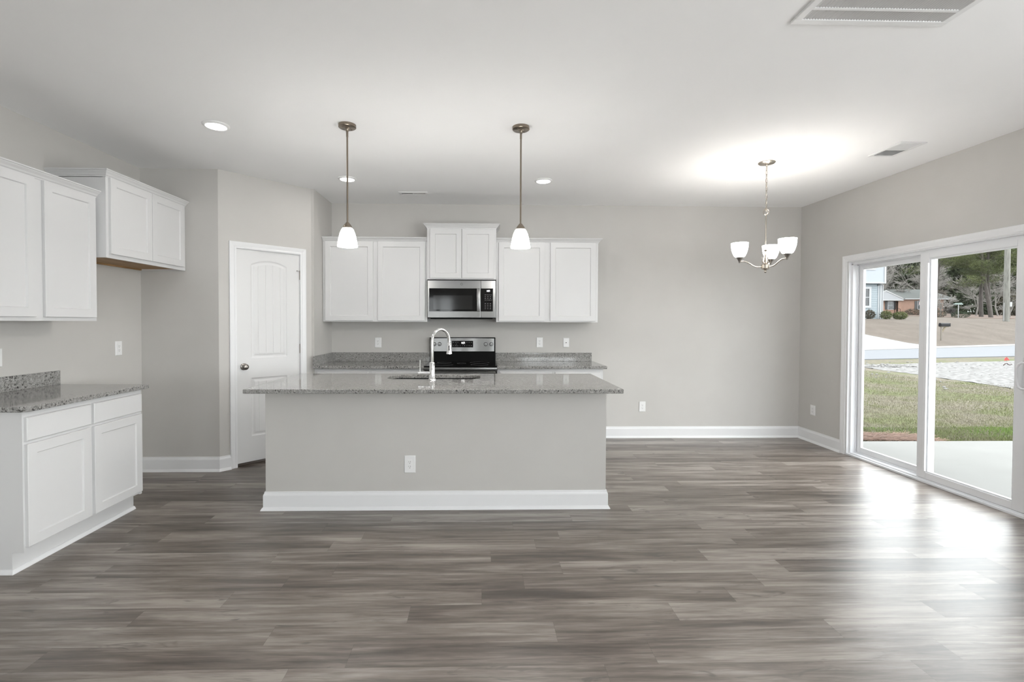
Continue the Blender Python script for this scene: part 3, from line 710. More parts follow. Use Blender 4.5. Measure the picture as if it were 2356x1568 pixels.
def vent(label, x0, y0, x1, y1, along, nsec=2, name='ceiling_vent'):
    r = thing(name, ((x0+x1)/2, (y0+y1)/2, ZC), label, 'vent')
    m_ = mat('white_vent_metal', (.80, .80, .80), .4)
    f = B(); bd = .024; z0 = ZC-.008
    f.box(x0, y0, z0, x1, y0+bd, ZC, .002); f.box(x0, y1-bd, z0, x1, y1, ZC, .002); f.box(x0, y0+bd, z0, x0+bd, y1-bd, ZC, .002); f.box(x1-bd, y0+bd, z0, x1, y1-bd, ZC, .002)
    L0, L1 = (x0+bd, x1-bd) if along == 'x' else (y0+bd, y1-bd); mid = (L0+L1)/2
    if along == 'x': f.box(mid-.006, y0+bd, z0, mid+.006, y1-bd, ZC)
    else: f.box(x0+bd, mid-.006, z0, x1-bd, mid+.006, ZC)
    part('vent_frame', f, m_, r)
    s = B(); n = 9
    for sec, tilt in (((L0, mid-.006), 1), ((mid+.006, L1), -1)):
        k = int((sec[1]-sec[0])/.011)
        for i in range(k):
            t = sec[0]+(i+.5)*(sec[1]-sec[0])/k; d_ = .0035*tilt
            if along == 'x': s.loops([[V((t-d_-.0006, y, ZC-.001)), V((t-d_+.0006, y, ZC-.001)), V((t+d_+.0006, y, z0+.001)), V((t+d_-.0006, y, z0+.001))] for y in (y0+bd, y1-bd)])
            else: s.loops([[V((x, t-d_-.0006, ZC-.001)), V((x, t-d_+.0006, ZC-.001)), V((x, t+d_+.0006, z0+.001)), V((x, t+d_-.0006, z0+.001))] for x in (x0+bd, x1-bd)])
    part('louvers', s, m_, r)
    part('duct_opening', B().box(x0+bd, y0+bd, ZC-.0012, x1-bd, y1-bd, ZC-.0004), mat('duct_grey', (.42, .42, .42), .8), r)
vent('small white ceiling vent above the wall cabinets near the back wall', -.890, 5.172, -.580, 5.288, 'x')
vent('white ceiling vent near the right wall above the patio door', 3.192, 3.622, 3.402, 3.936, 'y')
def grille():
    x0, x1, y0, y1 = 1.414, 2.128, 1.64, 2.206
    r = thing('return_grille', (1.77, 1.9, ZC), 'large white return air grille in the ceiling at the top right', 'vent')
    m_ = mat('white_vent_metal', (.8, .8, .8), .4); f = B(); z0 = ZC-.012; bd = .034
    prof = [(0, 0), (0, -.006), (.008, -.012), (bd, -.012), (bd, 0)]
    f.box(x0, y0, z0, x1, y0+bd, ZC, .003); f.box(x0, y1-bd, z0, x1, y1, ZC, .003); f.box(x0, y0+bd, z0, x0+bd, y1-bd, ZC, .003); f.box(x1-bd, y0+bd, z0, x1, y1-bd, ZC, .003)
    y = y1-bd-.082
    while y > y0+bd: f.box(x0+bd, y, z0+.001, x1-bd, y+.014, ZC); y -= .096
    part('grille_frame', f, m_, r)
    s = B(); n = int((x1-x0-2*bd)/.0125)
    for i in range(n):
        x = x0+bd+(i+.5)*(x1-x0-2*bd)/n
        s.loops([[V((x-.0042, yy, ZC-.001)), V((x-.0032, yy, ZC-.001)), V((x+.0045, yy, z0+.002)), V((x+.0035, yy, z0+.002))] for yy in (y0+bd, y1-bd)])
    part('louvers', s, m_, r)
    part('duct_opening', B().box(x0+bd, y0+bd, ZC-.0012, x1-bd, y1-bd, ZC-.0004), mat('duct_grey', (.42, .42, .42), .8), r)
grille()
def pendant(x, y, label):
    r = thing('pendant_light', (x, y, ZC), label, 'pendant light', 'pendant lights over the island')
    b = B(); b.lathe([(0, 0), (.0605, 0), (.0610, -.018), (.056, -.022), (.018, -.0225), (.012, -.030), (.010, -.045)], (x, y, ZC), 40, cap=False)
    for a in (.9, 4.0): b.lathe([(.004, -.022), (.004, -.028), (0, -.029)], (x+.038*math.cos(a), y+.038*math.sin(a), ZC), 8, cap=False)
    part('canopy', b, BRONZE, r, True)
    b = B(); b.tube([(x, y, ZC-.03), (x, y, 2.07)], .0062, 14); b.cyl((x, y, ZC-.085), .0078, 0, .045, 14); part('rod', b, BRONZE, r, True)
    b = B(); b.lathe([(0, 2.082), (.010, 2.080), (.016, 2.072), (.026, 2.060), (.032, 2.048), (.033, 2.040), (.028, 2.038)], (x, y, 0), 32, cap=False); part('socket_cap', b, BRONZE, r, True)
    b = B(); pr = [(.030, 2.041), (.040, 2.030), (.051, 2.005), (.060, 1.970), (.066, 1.935), (.0695, 1.909)]
    b.lathe(pr+[(a-.004, z) for a, z in reversed(pr)], (x, y, 0), 40, cap=False); part('lamp_shade', b, SHADE, r, True)
    l = light('lamp_light', 'POINT', (0, 0, 1.915-ZC), 1, (1, .95, .88), shadow_soft_size=.035); l.parent = r
    return r
pendant(-.948, 3.437, 'left pendant light with a white bell shade over the island')
pendant(.277, 3.437, 'right pendant light with a white bell shade over the island')
def chandelier(x, y):
    r = thing('chandelier', (x, y, ZC), 'three-arm brushed nickel chandelier with white upturned glass shades', 'chandelier')
    b = B(); b.lathe([(0, 0), (.066, 0), (.068, -.006), (.058, -.016), (.025, -.022), (.010, -.026), (.008, -.034), (0, -.034)], (x, y, ZC), 40, cap=False); part('canopy', b, NICKEL, r, True)
    b = B(); z = ZC-.036; k = 0
    while z > 2.372:
        pts = []
        for i in range(16):
            t = 2*PI*i/16; a, c_ = .0075*math.cos(t), .0215*math.sin(t)
            pts.append((x+(a if k % 2 else 0), y+(0 if k % 2 else a), z-.019+c_))
        b.tube(pts, .0021, 6, True); z -= .0345; k += 1
    b.tube([(x+.003, y+.002, ZC-.03), (x-.003, y, 2.6), (x+.003, y-.002, 2.48), (x, y, 2.36)], .0018, 6)
    part('chain', b, NICKEL, r, True)
    b = B(); b.tube([(x+.0255*math.cos(2*PI*i/28), y, 2.338+.0255*math.sin(2*PI*i/28)) for i in range(28)], .0035, 8, True)
    b.tube([(x, y+.0255*math.cos(2*PI*i/28), 2.338+.0255*math.sin(2*PI*i/28)) for i in range(28)], .0022, 8, True); part('loop_ring', b, NICKEL, r, True)
    b = B(); b.tube([(x, y, 2.318), (x, y, 1.99)], .0062, 12); part('rod', b, NICKEL, r, True)
    b = B(); b.lathe([(0, 2.012), (.016, 2.010), (.010, 2.000), (.009, 1.985), (.013, 1.965), (.022, 1.940), (.027, 1.915), (.026, 1.902), (.014, 1.892), (.022, 1.889), (.033, 1.882), (.034, 1.850), (.026, 1.842), (.012, 1.838), (.009, 1.830), (.011, 1.824), (.005, 1.812), (0, 1.811)], (x, y, 0), 32, cap=False); part('hub', b, NICKEL, r, True)
    for a in (-72, 48, 168):
        c_, s_ = math.cos(math.radians(a)), math.sin(math.radians(a)); P = lambda q, z_: (x+q*c_, y+q*s_, z_)
        b = B(); b.tube([P(q, z_) for q, z_ in ((.025, 1.866), (.05, 1.862), (.075, 1.864), (.100, 1.875), (.125, 1.893), (.150, 1.908), (.175, 1.915), (.2, 1.914), (.214, 1.913))], .0052, 10)
        arm = part('arm', b, NICKEL, r, True)
        q = .208
        b = B(); b.lathe([(0, 1.900), (.006, 1.901), (.008, 1.912), (.011, 1.920), (.022, 1.940), (.031, 1.950), (.028, 1.952)], P(q, 0), 28, cap=False); part('shade_holder', b, DNICK, arm, True)
        b = B(); pr = [(.026, 1.948), (.043, 1.960), (.055, 1.985), (.0635, 2.015), (.0675, 2.045), (.069, 2.074)]
        b.lathe(pr+[(u_-.004, z_) for u_, z_ in reversed(pr)], P(q, 0), 36, cap=False); part('lamp_shade', b, SHADE3, arm, True)
        l = light('lamp_light', 'POINT', (q*c_, q*s_, 2.045-ZC), .8, (1, .95, .88), shadow_soft_size=.03); l.parent = r
chandelier(2.457, 4.122)
#EXTERIOR
def xmat(name, col, rough=.5, metal=0., spec=.5, **k): return mat('outdoor_'+name, tuple(c*.35 for c in col), rough, metal, spec, **k)
def xnoisy(name, stops, *p, **k): return noisy('outdoor_'+name, [(q, tuple(c*.35 for c in col)) for q, col in stops], *p, **k)
# ================================================================== OUTSIDE
def yfar(x): return 26.1 + .38*(x-21.1)
def lerp_tab(e, tab):
    if e <= tab[0][0]: return tab[0][1]
    for (a, p), (b, q) in zip(tab, tab[1:]):
        if e <= b: t = (e-a)/(b-a); return p+(q-p)*t
    return tab[-1][1]
TAB = [(0, -.12), (1.2, -.02), (5, .98), (8.4, 1.63), (12, 1.78), (20, 2.12), (31, 2.74), (60, 4.6), (90, 5)]
def gz(x, y): return lerp_tab(y-yfar(x), TAB)
def grassmat():
    m = xmat('dormant_lawn', (.2, .19, .12), .95, spec=.1); ns, ls, b = NT(m); p = pos(ns, ls)
    t1 = N(ns, 'ShaderNodeTexNoise', i_Scale=.55, i_Detail=5., i_Roughness=.6); ls.new(p, t1.inputs['Vector'])
    t2 = N(ns, 'ShaderNodeTexNoise', i_Scale=14., i_Detail=5., i_Roughness=.75); ls.new(p, t2.inputs['Vector'])
    r1 = ramp(ns, [(.40, (.082, .072, .055)), (.50, (.074, .069, .046)), (.60, (.060, .067, .029))]); ls.new(t1.outputs[0], r1.inputs[0])
    r2 = ramp(ns, [(.30, (.45, .45, .45)), (.5, (1, 1, 1)), (.70, (1.6, 1.6, 1.65))]); ls.new(t2.outputs[0], r2.inputs[0])
    # the lawn across the road is dry straw coloured
    g = ns.new('ShaderNodeNewGeometry'); sx = ns.new('ShaderNodeSeparateXYZ'); ls.new(g.outputs['Position'], sx.inputs[0])
    mr = N(ns, 'ShaderNodeMapRange'); ls.new(sx.outputs[1], mr.inputs[0]); mr.inputs[1].default_value = 19; mr.inputs[2].default_value = 26
    r3 = ramp(ns, [(.35, (.056, .046, .038)), (.65, (.072, .061, .051))]); ls.new(t1.outputs[0], r3.inputs[0])
    mx = N(ns, 'ShaderNodeMix', data_type='RGBA'); ls.new(mr.outputs[0], mx.inputs[0]); ls.new(r1.outputs[0], mx.inputs[6]); ls.new(r3.outputs[0], mx.inputs[7])
    m2 = N(ns, 'ShaderNodeMix', data_type='RGBA', blend_type='MULTIPLY'); m2.inputs[0].default_value = 1; ls.new(mx.outputs[2], m2.inputs[6]); ls.new(r2.outputs[0], m2.inputs[7])
    ls.new(m2.outputs[2], b.inputs['Base Color']); return m
LAWN = grassmat()
bm = bmesh.new(); xs_ = [3.9+1.6*i for i in range(102)]; ys_ = [-12+1.3*i for i in range(100)]; G = [[bm.verts.new((x, y, gz(x, y)+(noise.noise(V((x*.3, y*.3, 0)))*.06 if y > yfar(x)+3 else 0))) for y in ys_] for x in xs_]
for i in range(len(xs_)-1):
    for j in range(len(ys_)-1): bm.faces.new((G[i][j], G[i+1][j], G[i+1][j+1], G[i][j+1]))
o_ = struct('ground', bm, LAWN, label='lawn and rising ground outside the patio door', cat='lawn', smooth=True)
CONC = xnoisy('patio_concrete', [(.3, (.235, .235, .22)), (.7, (.275, .275, .26))], 1.6, .8, 5, bump=.1, bscale=60)
struct('patio', B().box(XR+.15, -3, -.30, 9.5, 5.80, -.075, .006), CONC, label='pale concrete patio slab outside the glass door', cat='patio')
ROADM = xnoisy('pale_asphalt', [(.3, (.165, .178, .200)), (.7, (.185, .198, .225))], .8, .85, 5)
WHITEC = xnoisy('new_white_concrete', [(.3, (.33, .33, .33)), (.7, (.37, .37, .37))], .7, .8, 4)
def skirt(bm, dz=.5):
    r = bmesh.ops.extrude_edge_only(bm, edges=[e for e in bm.edges if len(e.link_faces) == 1])
    for v in r['geom']:
        if isinstance(v, bmesh.types.BMVert): v.co.z -= dz
def draped(name, poly, zoff, m, label, cat, step=1.0, parent=None):
    xs = [p[0] for p in poly]; ys = [p[1] for p in poly]; x0, x1, y0, y1 = min(xs), max(xs), min(ys), max(ys)
    nx = max(2, int((x1-x0)/step)); ny = max(2, int((y1-y0)/step)); bm = bmesh.new()
    g = [[bm.verts.new((x0+(x1-x0)*i/nx, y0+(y1-y0)*j/ny, 0)) for j in range(ny+1)] for i in range(nx+1)]
    for i in range(nx):
        for j in range(ny): bm.faces.new((g[i][j], g[i+1][j], g[i+1][j+1], g[i][j+1]))
    n = len(poly); area = sum(poly[i][0]*poly[(i+1) % n][1]-poly[(i+1) % n][0]*poly[i][1] for i in range(n)); s = 1 if area > 0 else -1
    for i in range(n):
        a = V((*poly[i], 0)); b_ = V((*poly[(i+1) % n], 0)); d = (b_-a).normalized(); no = V((d.y, -d.x, 0))*s
        bmesh.ops.bisect_plane(bm, geom=bm.verts[:]+bm.edges[:]+bm.faces[:], plane_co=a, plane_no=no, clear_outer=True, dist=1e-5)
    for v in bm.verts: v.co.z = gz(v.co.x, v.co.y)+zoff
    skirt(bm)
    return struct(name, bm, m, label=label, cat=cat)
draped('road', [(4, 16.5), (75, 33.1), (75, 46.0), (4, 19.0)], .03, ROADM, 'pale grey road crossing beyond the lawn', 'road', 2)
draped('curb', [(4, 19.0), (75, 46.0), (75, 47.0), (4, 19.75)], .06, WHITEC, 'white concrete curb along the far side of the road', 'curb', 2)
draped('driveway', [(4, 19.6), (28.6, 29.2), (25.2, 31.1), (19, 35.5), (4, 44)], .07, WHITEC, 'white concrete driveway climbing left from the road', 'driveway', .8)
# pale sandy strip of bare ground in the lawn
def blob(pts, jit, sub=6):
    out = []
    for i in range(len(pts)):
        a, b_ = V((*pts[i], 0)), V((*pts[(i+1) % len(pts)], 0)); L = (b_-a).length
        for k in range(sub): q = a.lerp(b_, k/sub); out.append((q.x+random.uniform(-jit, jit), q.y+random.uniform(-jit, jit)))
    return out
GRAV = xnoisy('pale_sand_and_gravel', [(.40, (.07, .062, .056)), (.50, (.20, .192, .186)), (.60, (.32, .31, .305))], 9., .9, 7, (1, .8, 1))
bm = bmesh.new(); pl = blob([(13.0, 16.3), (12.75, 15.3), (12.7, 14.2), (12.55, 12.9), (12.4, 11.7), (12.1, 10.5), (13, 8.5), (30, 9), (30, 21), (22, 18.9), (17.3, 17.8), (15, 17.2), (14.2, 17.0)], .09)
f = bm.faces.new([bm.verts.new((x, y, -.112)) for x, y in pl]); bmesh.ops.triangulate(bm, faces=[f]); skirt(bm, .1)
o_ = struct('gravel_patch', bm, GRAV, label='bare patch of white sand and gravel in the lawn', cat='gravel')
random.seed(21)
bm = bmesh.new()
def rock(bm, c, r):
    vs = bmesh.ops.create_icosphere(bm, subdivisions=2, radius=r)['verts']; k = V((random.uniform(.7, 1.4), random.uniform(.7, 1.3), random.uniform(.35, .75))); q = random.uniform(0, 50)
    for v in vs: v.co = v.co*k*(1+.35*noise.noise(v.co/r+V((q, 0, 0)))) + V(c)
for i in range(330):
    x = random.uniform(9.5, 27); y = random.uniform(10.5, 18.5)
    rock(bm, (x, y, -.11), random.uniform(.012, .045))
for i in range(150): rock(bm, (random.uniform(11.6, 15), random.uniform(15.9, 16.9), -.10), random.uniform(.025, .07))
tag(obj('pebbles', bm, xmat('white_stone', (.30, .29, .28), .9)), 'loose white stones scattered over the sandy patch', 'pebbles', kind='stuff')
# grass blades near the patio
random.seed(5)
def blades(name, n, region, hgt, m, label, cat, lay=.35):
    bm = bmesh.new(); c = 0
    while c < n:
        x, y, s = region()
        if x is None: continue
        a = random.uniform(0, 2*PI); h_ = hgt*random.uniform(.4, 1.2)*s; ln = random.uniform(0, lay)*h_*2
        w_ = .0016*(1+y*.13); d = V((math.cos(a), math.sin(a), 0)); q = V((-d.y, d.x, 0)); z = gz(x, y)-.005
        p = V((x, y, z)); bm.faces.new([bm.verts.new(p-q*w_), bm.verts.new(p+q*w_), bm.verts.new(p+d*ln+V((0, 0, h_)))]); c += 1
    return tag(obj(name, bm, m, recalc=False), label, cat, kind='stuff')
def reg_near():
    y = 5.85+random.random()**1.6*11; t = random.uniform(.66, 1.5); x = t*y+.3
    if y > 10 and x > 12 and y > 10.4+(13-x)*2: return None, 0, 0
    return x, y, 1
def reg_green():
    y = random.uniform(5.85, 6.75); x = random.uniform(.66, 1.5)*y+.3
    if x < 5.4 and y < 6.35: return None, 0, 0
    return x, y, 1.0+.5*noise.noise(V((x*1.5, y*1.5, 3)))
GB = xnoisy('dry_grass_blades', [(.35, (.36, .32, .25)), (.5, (.30, .28, .18)), (.65, (.23, .26, .10))], 1.3, .9, 4, spec=.1)
GG = xnoisy('green_grass_blades', [(.35, (.24, .235, .13)), (.55, (.20, .27, .07)), (.68, (.19, .33, .05))], 1.0, .9, 3, spec=.1)
blades('lawn_grass', 100000, reg_near, .036, GB, 'short patchy dormant grass covering the lawn', 'grass')
blades('green_grass', 24000, reg_green, .036, GG, 'strip of greener grass along the patio edge', 'grass')
bm = bmesh.new()
for i in range(2600):
    x = random.uniform(4.7, 5.75); y = random.uniform(5.86, 6.28)+(5.3-x)*.12; a = random.uniform(-.7, .7)+(PI if random.random() < .5 else 0); L = random.uniform(.08, .20)
    p = V((x, y, -.11+random.random()*.035)); d = V((math.cos(a), math.sin(a), random.uniform(-.05, .15)))*L; q = V((-d.y, d.x, 0)).normalized()*.0022
    bm.faces.new([bm.verts.new(p-q), bm.verts.new(p+q), bm.verts.new(p+d+q), bm.verts.new(p+d-q)])
tag(obj('pine_straw', bm, xnoisy('rust_pine_straw', [(.3, (.19, .085, .045)), (.7, (.36, .20, .13))], 12, .9), recalc=False), 'reddish brown pine straw along the patio edge', 'pine straw', kind='stuff')
# survey flag and stray root on the sand
r = thing('survey_flag', (20.5, 18.29, -.12), 'small red marker flag at the edge of the sandy patch', 'flag')
b = B(); b.tube([(20.5, 18.29, -.12), (20.5, 18.29, .11)], .006, 6); part('wire', b, STEEL, r)
b = B(); b.loops([[V((20.40, 18.29, -.07)), V((20.62, 18.29, -.055)), V((20.50, 18.29, .075)), V((20.43, 18.29, .02))], [V((20.40, 18.30, -.07)), V((20.62, 18.30, -.055)), V((20.50, 18.30, .075)), V((20.43, 18.30, .02))]]); part('flag_cloth', b, xmat('red_vinyl', (.75, .005, .005), .5), r)
b = B(); b.tube([(18.30, 16.43, -.09), (18.36, 16.43, -.03), (18.43, 16.43, -.02), (18.47, 16.43, -.06), (18.53, 16.43, -.075), (18.60, 16.43, -.05)], .014, 6)
tag(obj('root', b, xmat('dark_root', (.07, .03, .025), .8)), 'short dark curled root lying on the sandy patch', 'root')
# ---- mailbox
mx_, my_ = 31.46, 32.0; mg = gz(mx_, my_)
r = thing('mailbox', (mx_, my_, mg), 'black curbside mailbox on a wooden post beyond the road', 'mailbox')
b = B(); R = []
for x in (31.15, 31.80): R.append([V((x, my_+dy_, z)) for dy_, z in [(-.10, 1.16), (.10, 1.16)]+[(.10*math.cos(t), 1.30+.10*math.sin(t)) for t in [PI*k/8 for k in range(9)]]])
b.loops(R); part('box', b, xmat('black_painted_metal', (.010, .011, .014), .45, 0., .12), r)
b = B(); b.box(31.77, my_-.095, 1.17, 31.815, my_+.095, 1.38, .01); part('door', b, xmat('black_painted_metal', (.010, .011, .014), .45, 0., .12), r)
TWOOD = xmat('treated_wood_post', (.30, .24, .15), .8)
b = B(); b.box(31.18, my_-.07, 1.12, 31.72, my_+.07, 1.16); part('shelf_board', b, TWOOD, r)
b = B(); b.tube([(31.27, my_, .76), (31.52, my_, 1.13)], .05, 4); part('brace', b, TWOOD, r)
b = B(); b.box(31.22, my_-.035, mg-.05, 31.29, my_+.035, 1.12); part('post', b, xnoisy('weathered_post', [(.3, (.22, .185, .145)), (.7, (.25, .21, .17))], 3), r)
# ---- utility pole
px, py = 51.40, 46.0; pg = gz(px, py)
r = thing('utility_pole', (px, py, pg), 'tall weathered grey wooden utility pole at the right of the view', 'utility pole')
b = B(); b.lathe([(.24, pg-.1), (.225, 5), (.20, 12.6), (.0, 12.65)], (px, py, 0), 20, cap=False); part('pole', b, xnoisy('weathered_pole_wood', [(.3, (.16, .155, .135)), (.5, (.27, .265, .235)), (.7, (.36, .35, .31))], 3, .9, 5, (5, 5, .5)), r, True)
b = B(); b.cyl((px-.285, py-.05, 0), .035, pg, 3.4, 8); part('conduit', b, xmat('grey_conduit', (.42, .42, .41), .5), r)
b = B(); b.box(px+.26, py-.08, 3.02, px+.50, py+.08, 3.46, .01); b.box(px+.15, py-.02, 3.2, px+.27, py+.02, 3.24); part('meter_box', b, xmat('white_enclosure', (.5, .5, .5), .5), r)
b = B(); b.box(px-1.2, py-.06, 11.6, px+1.2, py+.06, 11.72); part('crossarm', b, TWOOD, r)
# ---- street name sign and stop sign
sx_, sy_ = 60.78, 60.0; sg = gz(sx_, sy_)
r = thing('street_sign', (sx_, sy_, sg), 'pale green street name sign on a thin post by the trees', 'street sign')
GALV = xmat('galvanized_post', (.42, .43, .42), .5)
b = B(); b.cyl((sx_, sy_, 0), .045, sg-.1, 3.75, 8); part('post', b, GALV, r)
SGN = xmat('faded_green_sign', (.34, .44, .41), .5)
b = B(); b.box(sx_-.62, sy_-.02, 3.76, sx_+.58, sy_+.02, 3.87); part('sign_blade', b, SGN, r)
b = B(); b.box(sx_-.02, sy_-.45, 3.87, sx_+.02, sy_+.45, 3.98); part('sign_blade', b, SGN, r)
tx, ty = 61.5, 66.0; tg = gz(tx, ty)
r = thing('stop_sign', (tx, ty, tg), 'red octagonal STOP sign in front of the brick house', 'stop sign')
b = B(); b.cyl((tx, ty, 0), .035, tg-.1, 3.95, 8); part('post', b, GALV, r)
def octa(r_, y, cx, cz): return [V((cx+r_*math.cos(PI/8+k*PI/4), y, cz+r_*math.sin(PI/8+k*PI/4))) for k in range(8)]
b = B(); b.loops([octa(.38, ty-.06, tx, 4.15), octa(.38, ty-.045, tx, 4.15)]); pl_ = part('border_plate', b, xmat('white_sign', (.6, .6, .6), .5), r)
b = B(); b.loops([octa(.35, ty-.064, tx, 4.15), octa(.35, ty-.0605, tx, 4.15)]); part('sign_plate', b, xmat('red_sign', (.55, .015, .02), .5), r)
cu = bpy.data.curves.new('stop_text', 'FONT'); cu.body = 'STOP'; cu.size = .32; cu.align_x = 'CENTER'; cu.align_y = 'CENTER'; cu.extrude = .003
to = bpy.data.objects.new('stop_text', cu); COL.objects.link(to); dg = bpy.context.evaluated_depsgraph_get(); me = bpy.data.meshes.new_from_object(to.evaluated_get(dg)); bpy.data.objects.remove(to)
bm = bmesh.new(); bm.from_mesh(me); bmesh.ops.transform(bm, matrix=Matrix.Translation((tx, ty-.068, 4.15)) @ Matrix.Rotation(math.radians(90), 4, 'X'), verts=bm.verts)
part('lettering', bm, xmat('white_sign', (.6, .6, .6), .5), r)

# ---- blue house (left)
bx, by, bz = 37.2, 44.0, 1.45
LAP = xmat('pale_blue_lap_siding', (.34, .41, .45), .6); WT = xmat('white_house_trim', (.56, .58, .60), .5); PBLUE = xmat('pale_blue_white_board', (.50, .55, .60), .6)
HG = xmat('dark_house_glass', (.03, .035, .04), .08); SHGL = xnoisy('grey_roof_shingles', [(.3, (.075, .085, .080)), (.7, (.125, .135, .125))], 5, .95, 5)
hs = thing('blue_house', (bx-5, by+5, bz), 'two-storey pale blue house with lap siding at the left of the view', 'house')
b = B(); zz = bz+.25
b.box(bx-10, by+.02, bz-.4, bx-.05, by+9, zz)      # foundation
part('foundation', b, xmat('house_foundation', (.26, .26, .25), .9), hs)
b = B(); z = zz
while z < 5.05:                                     # sloped lap boards, front and right side
    h2 = min(.17, 5.06-z)
    b.loops([[V((x, by-.030, z)), V((x, by-.012, z+h2)), V((x, by+.05, z+h2)), V((x, by+.05, z))] for x in (bx-10, bx-.02)])
    b.loops([[V((bx+.0, y, z)), V((bx-.018, y, z+h2)), V((bx-.08, y, z+h2)), V((bx-.08, y, z))] for y in (by+.0, by+9)])
    z += .17
part('lap_siding', b, LAP, hs)
b = B(); b.box(bx-10, by-.35, 5.12, bx+.08, by+9, 8.0); part('upper_storey', b, PBLUE, hs)
b = B(); b.box(bx-.16, by-.06, zz-.5, bx+.03, by+.12, 5.10); b.box(bx-10, by-.38, 5.03, bx+.11, by-.1, 5.16); b.box(bx-.06, by-.39, 5.03, bx+.11, by-.30, 8.0); b.box(bx-.34, by-.055, zz, bx-.25, by-.02, 5.05)
part('corner_boards', b, WT, hs)
b = B(); b.tube([(bx-.30, by-.09, 5.0), (bx+.07, by-.09, 4.9), (bx+.07, by-.09, bz+.1), (bx+.12, by-.14, bz-.1)], .045, 8); part('downspout', b, WT, hs)
b = B(); b.box(bx-.40, by-.12, 4.86, bx-.26, by-.03, 4.95); part('porch_light', b, xmat('dark_bronze', (.03, .03, .03), .5), hs)
def hwin(parent, x0, z0, x1, z1, y, tr=.12, trm=None):
    f = B(); f.box(x0-tr, y-.04, z0-tr, x0, y+.03, z1+tr); f.box(x1, y-.04, z0-tr, x1+tr, y+.03, z1+tr); f.box(x0, y-.04, z0-tr, x1, y+.03, z0); f.box(x0, y-.04, z1, x1, y+.03, z1+tr); f.box(x0, y-.03, (z0+z1)/2-.03, x1, y+.03, (z0+z1)/2+.03)
    w_ = part('window', f, trm or WT, parent); part('pane', B().box(x0, y+.0, z0, x1, y+.02, z1), HG, w_)
hwin(hs, bx-1.95, 2.98, bx-1.20, 4.55, by-.04, .20)
hwin(hs, bx-2.0, 6.42, bx-1.05, 7.7, by-.36, .16)
hwin(hs, bx-5.5, 2.98, bx-4.4, 4.55, by-.04, .20)
b = B(); b.loops([[V((x, by-1.0, 7.9)), V((x, by+4.3, 10.4)), V((x, by+9.6, 7.9))] for x in (bx-10.5, bx+.5)]); part('roof', b, SHGL, hs)
# ---- brick house
hx, hy, hz = 61.0, 72.0, 2.55
BR = xmat('red_brown_brick', (.3, .17, .12), .9); ns, ls, bb = NT(BR); p_ = pos(ns, ls, obj=False); mp = ns.new('ShaderNodeMapping'); mp.inputs['Rotation'].default_value = (math.radians(90), 0, 0); ls.new(p_, mp.inputs[0])
bt = N(ns, 'ShaderNodeTexBrick', i_Scale=4.0); bt.inputs['Color1'].default_value = (.20, .115, .080, 1); bt.inputs['Color2'].default_value = (.155, .083, .058, 1); bt.inputs['Mortar'].default_value = (.20, .17, .15, 1); bt.inputs['Mortar Size'].default_value = .012
ls.new(mp.outputs[0], bt.inputs['Vector']); ls.new(bt.outputs[0], bb.inputs['Base Color'])
bh = thing('brick_house', (hx+3, hy+5, hz), 'single-storey red brick house with white gabled porch and grey roof', 'house')
b = B(); b.box(63.45, hy, hz-.4, 70.6, hy+9, 5.0); b.box(56, hy+.3, hz-.4, 63.5, hy+9, 5.0); b.box(63.45, hy-.15, hz-.3, 63.85, hy+.2, 4.85); part('brick_wall', b, BR, bh)
b = B(); b.box(56, hy-.6, hz-.4, 63.45, hy+.3, hz+.30); part('porch_floor', b, xmat('porch_concrete', (.20, .17, .15), .9), bh)
for i in range(3):
    pass
b = B(); b.loops([[V((56, y, 4.86)), V((64.05, y, 4.86)), V((64.05, y, 5.0)), V((61.3, y, 6.22)), V((58.6, y, 5.0)), V((56, y, 4.95))] for y in (hy-.37, hy+.1)]); part('porch_gable', b, xmat('white_gable_siding', (.56, .58, .61), .6), bh)
b = B(); b.loops([[V((61.3, y, 6.35)), V((64.25, y, 5.02)), V((64.2, y, 4.9)), V((61.3, y, 6.18)), V((58.4, y, 4.9)), V((58.4, y, 5.02))] for y in (hy-.42, hy-.10)]); b.box(64.0, hy-.42, 4.98, 72.2, hy-.30, 5.12); b.box(56, hy-.40, 4.78, 64.0, hy-.30, 4.90)
part('eave_trim', b, xmat('white_eave', (.66, .66, .66), .5), bh)
b = B(); b.loops([[V((x, hy-.35, 5.10)), V((x, hy+4.6, 6.85)), V((x, hy+9.4, 5.1))] for x in (55, 72.2)]); b.loops([[V((58.4, y, 5.05)), V((61.3, y, 6.36)), V((64.25, y, 5.05))] for y in (hy-.34, hy+3.2)]); part('roof', b, SHGL, bh)
hwin(bh, 62.18, 3.50, 62.95, 4.66, hy+.28, .08); hwin(bh, 66.58, 3.55, 67.55, 4.72, hy-.02, .08)
for x0, x1, y in ((61.72, 62.08, hy+.25), (63.05, 63.40, hy+.25), (66.06, 66.45, hy-.04), (67.66, 68.05, hy-.04)):
    b = B(); b.box(x0, y, 3.45, x1, y+.04, 4.75); part('shutter', b, xmat('black_shutter', (.015, .015, .018), .5), bh)
b = B(); b.box(60.6, hy+.24, hz+.3, 61.35, hy+.3, 4.66); part('front_door', b, WT, bh)
for x in (62.3, 63.2):
    b = B(); b.tube([(x, hy-.75, hz+.05), (x, hy-.75, hz+.95), (x-.15, hy-.3, hz+1.15)], .03, 6); part('railing', b, BLACKP, bh)
b = B(); b.box(65.6, hy-.02, hz+.05, 66.1, hy+.01, hz+.2); part('foundation_vent', b, BLACKP, bh)

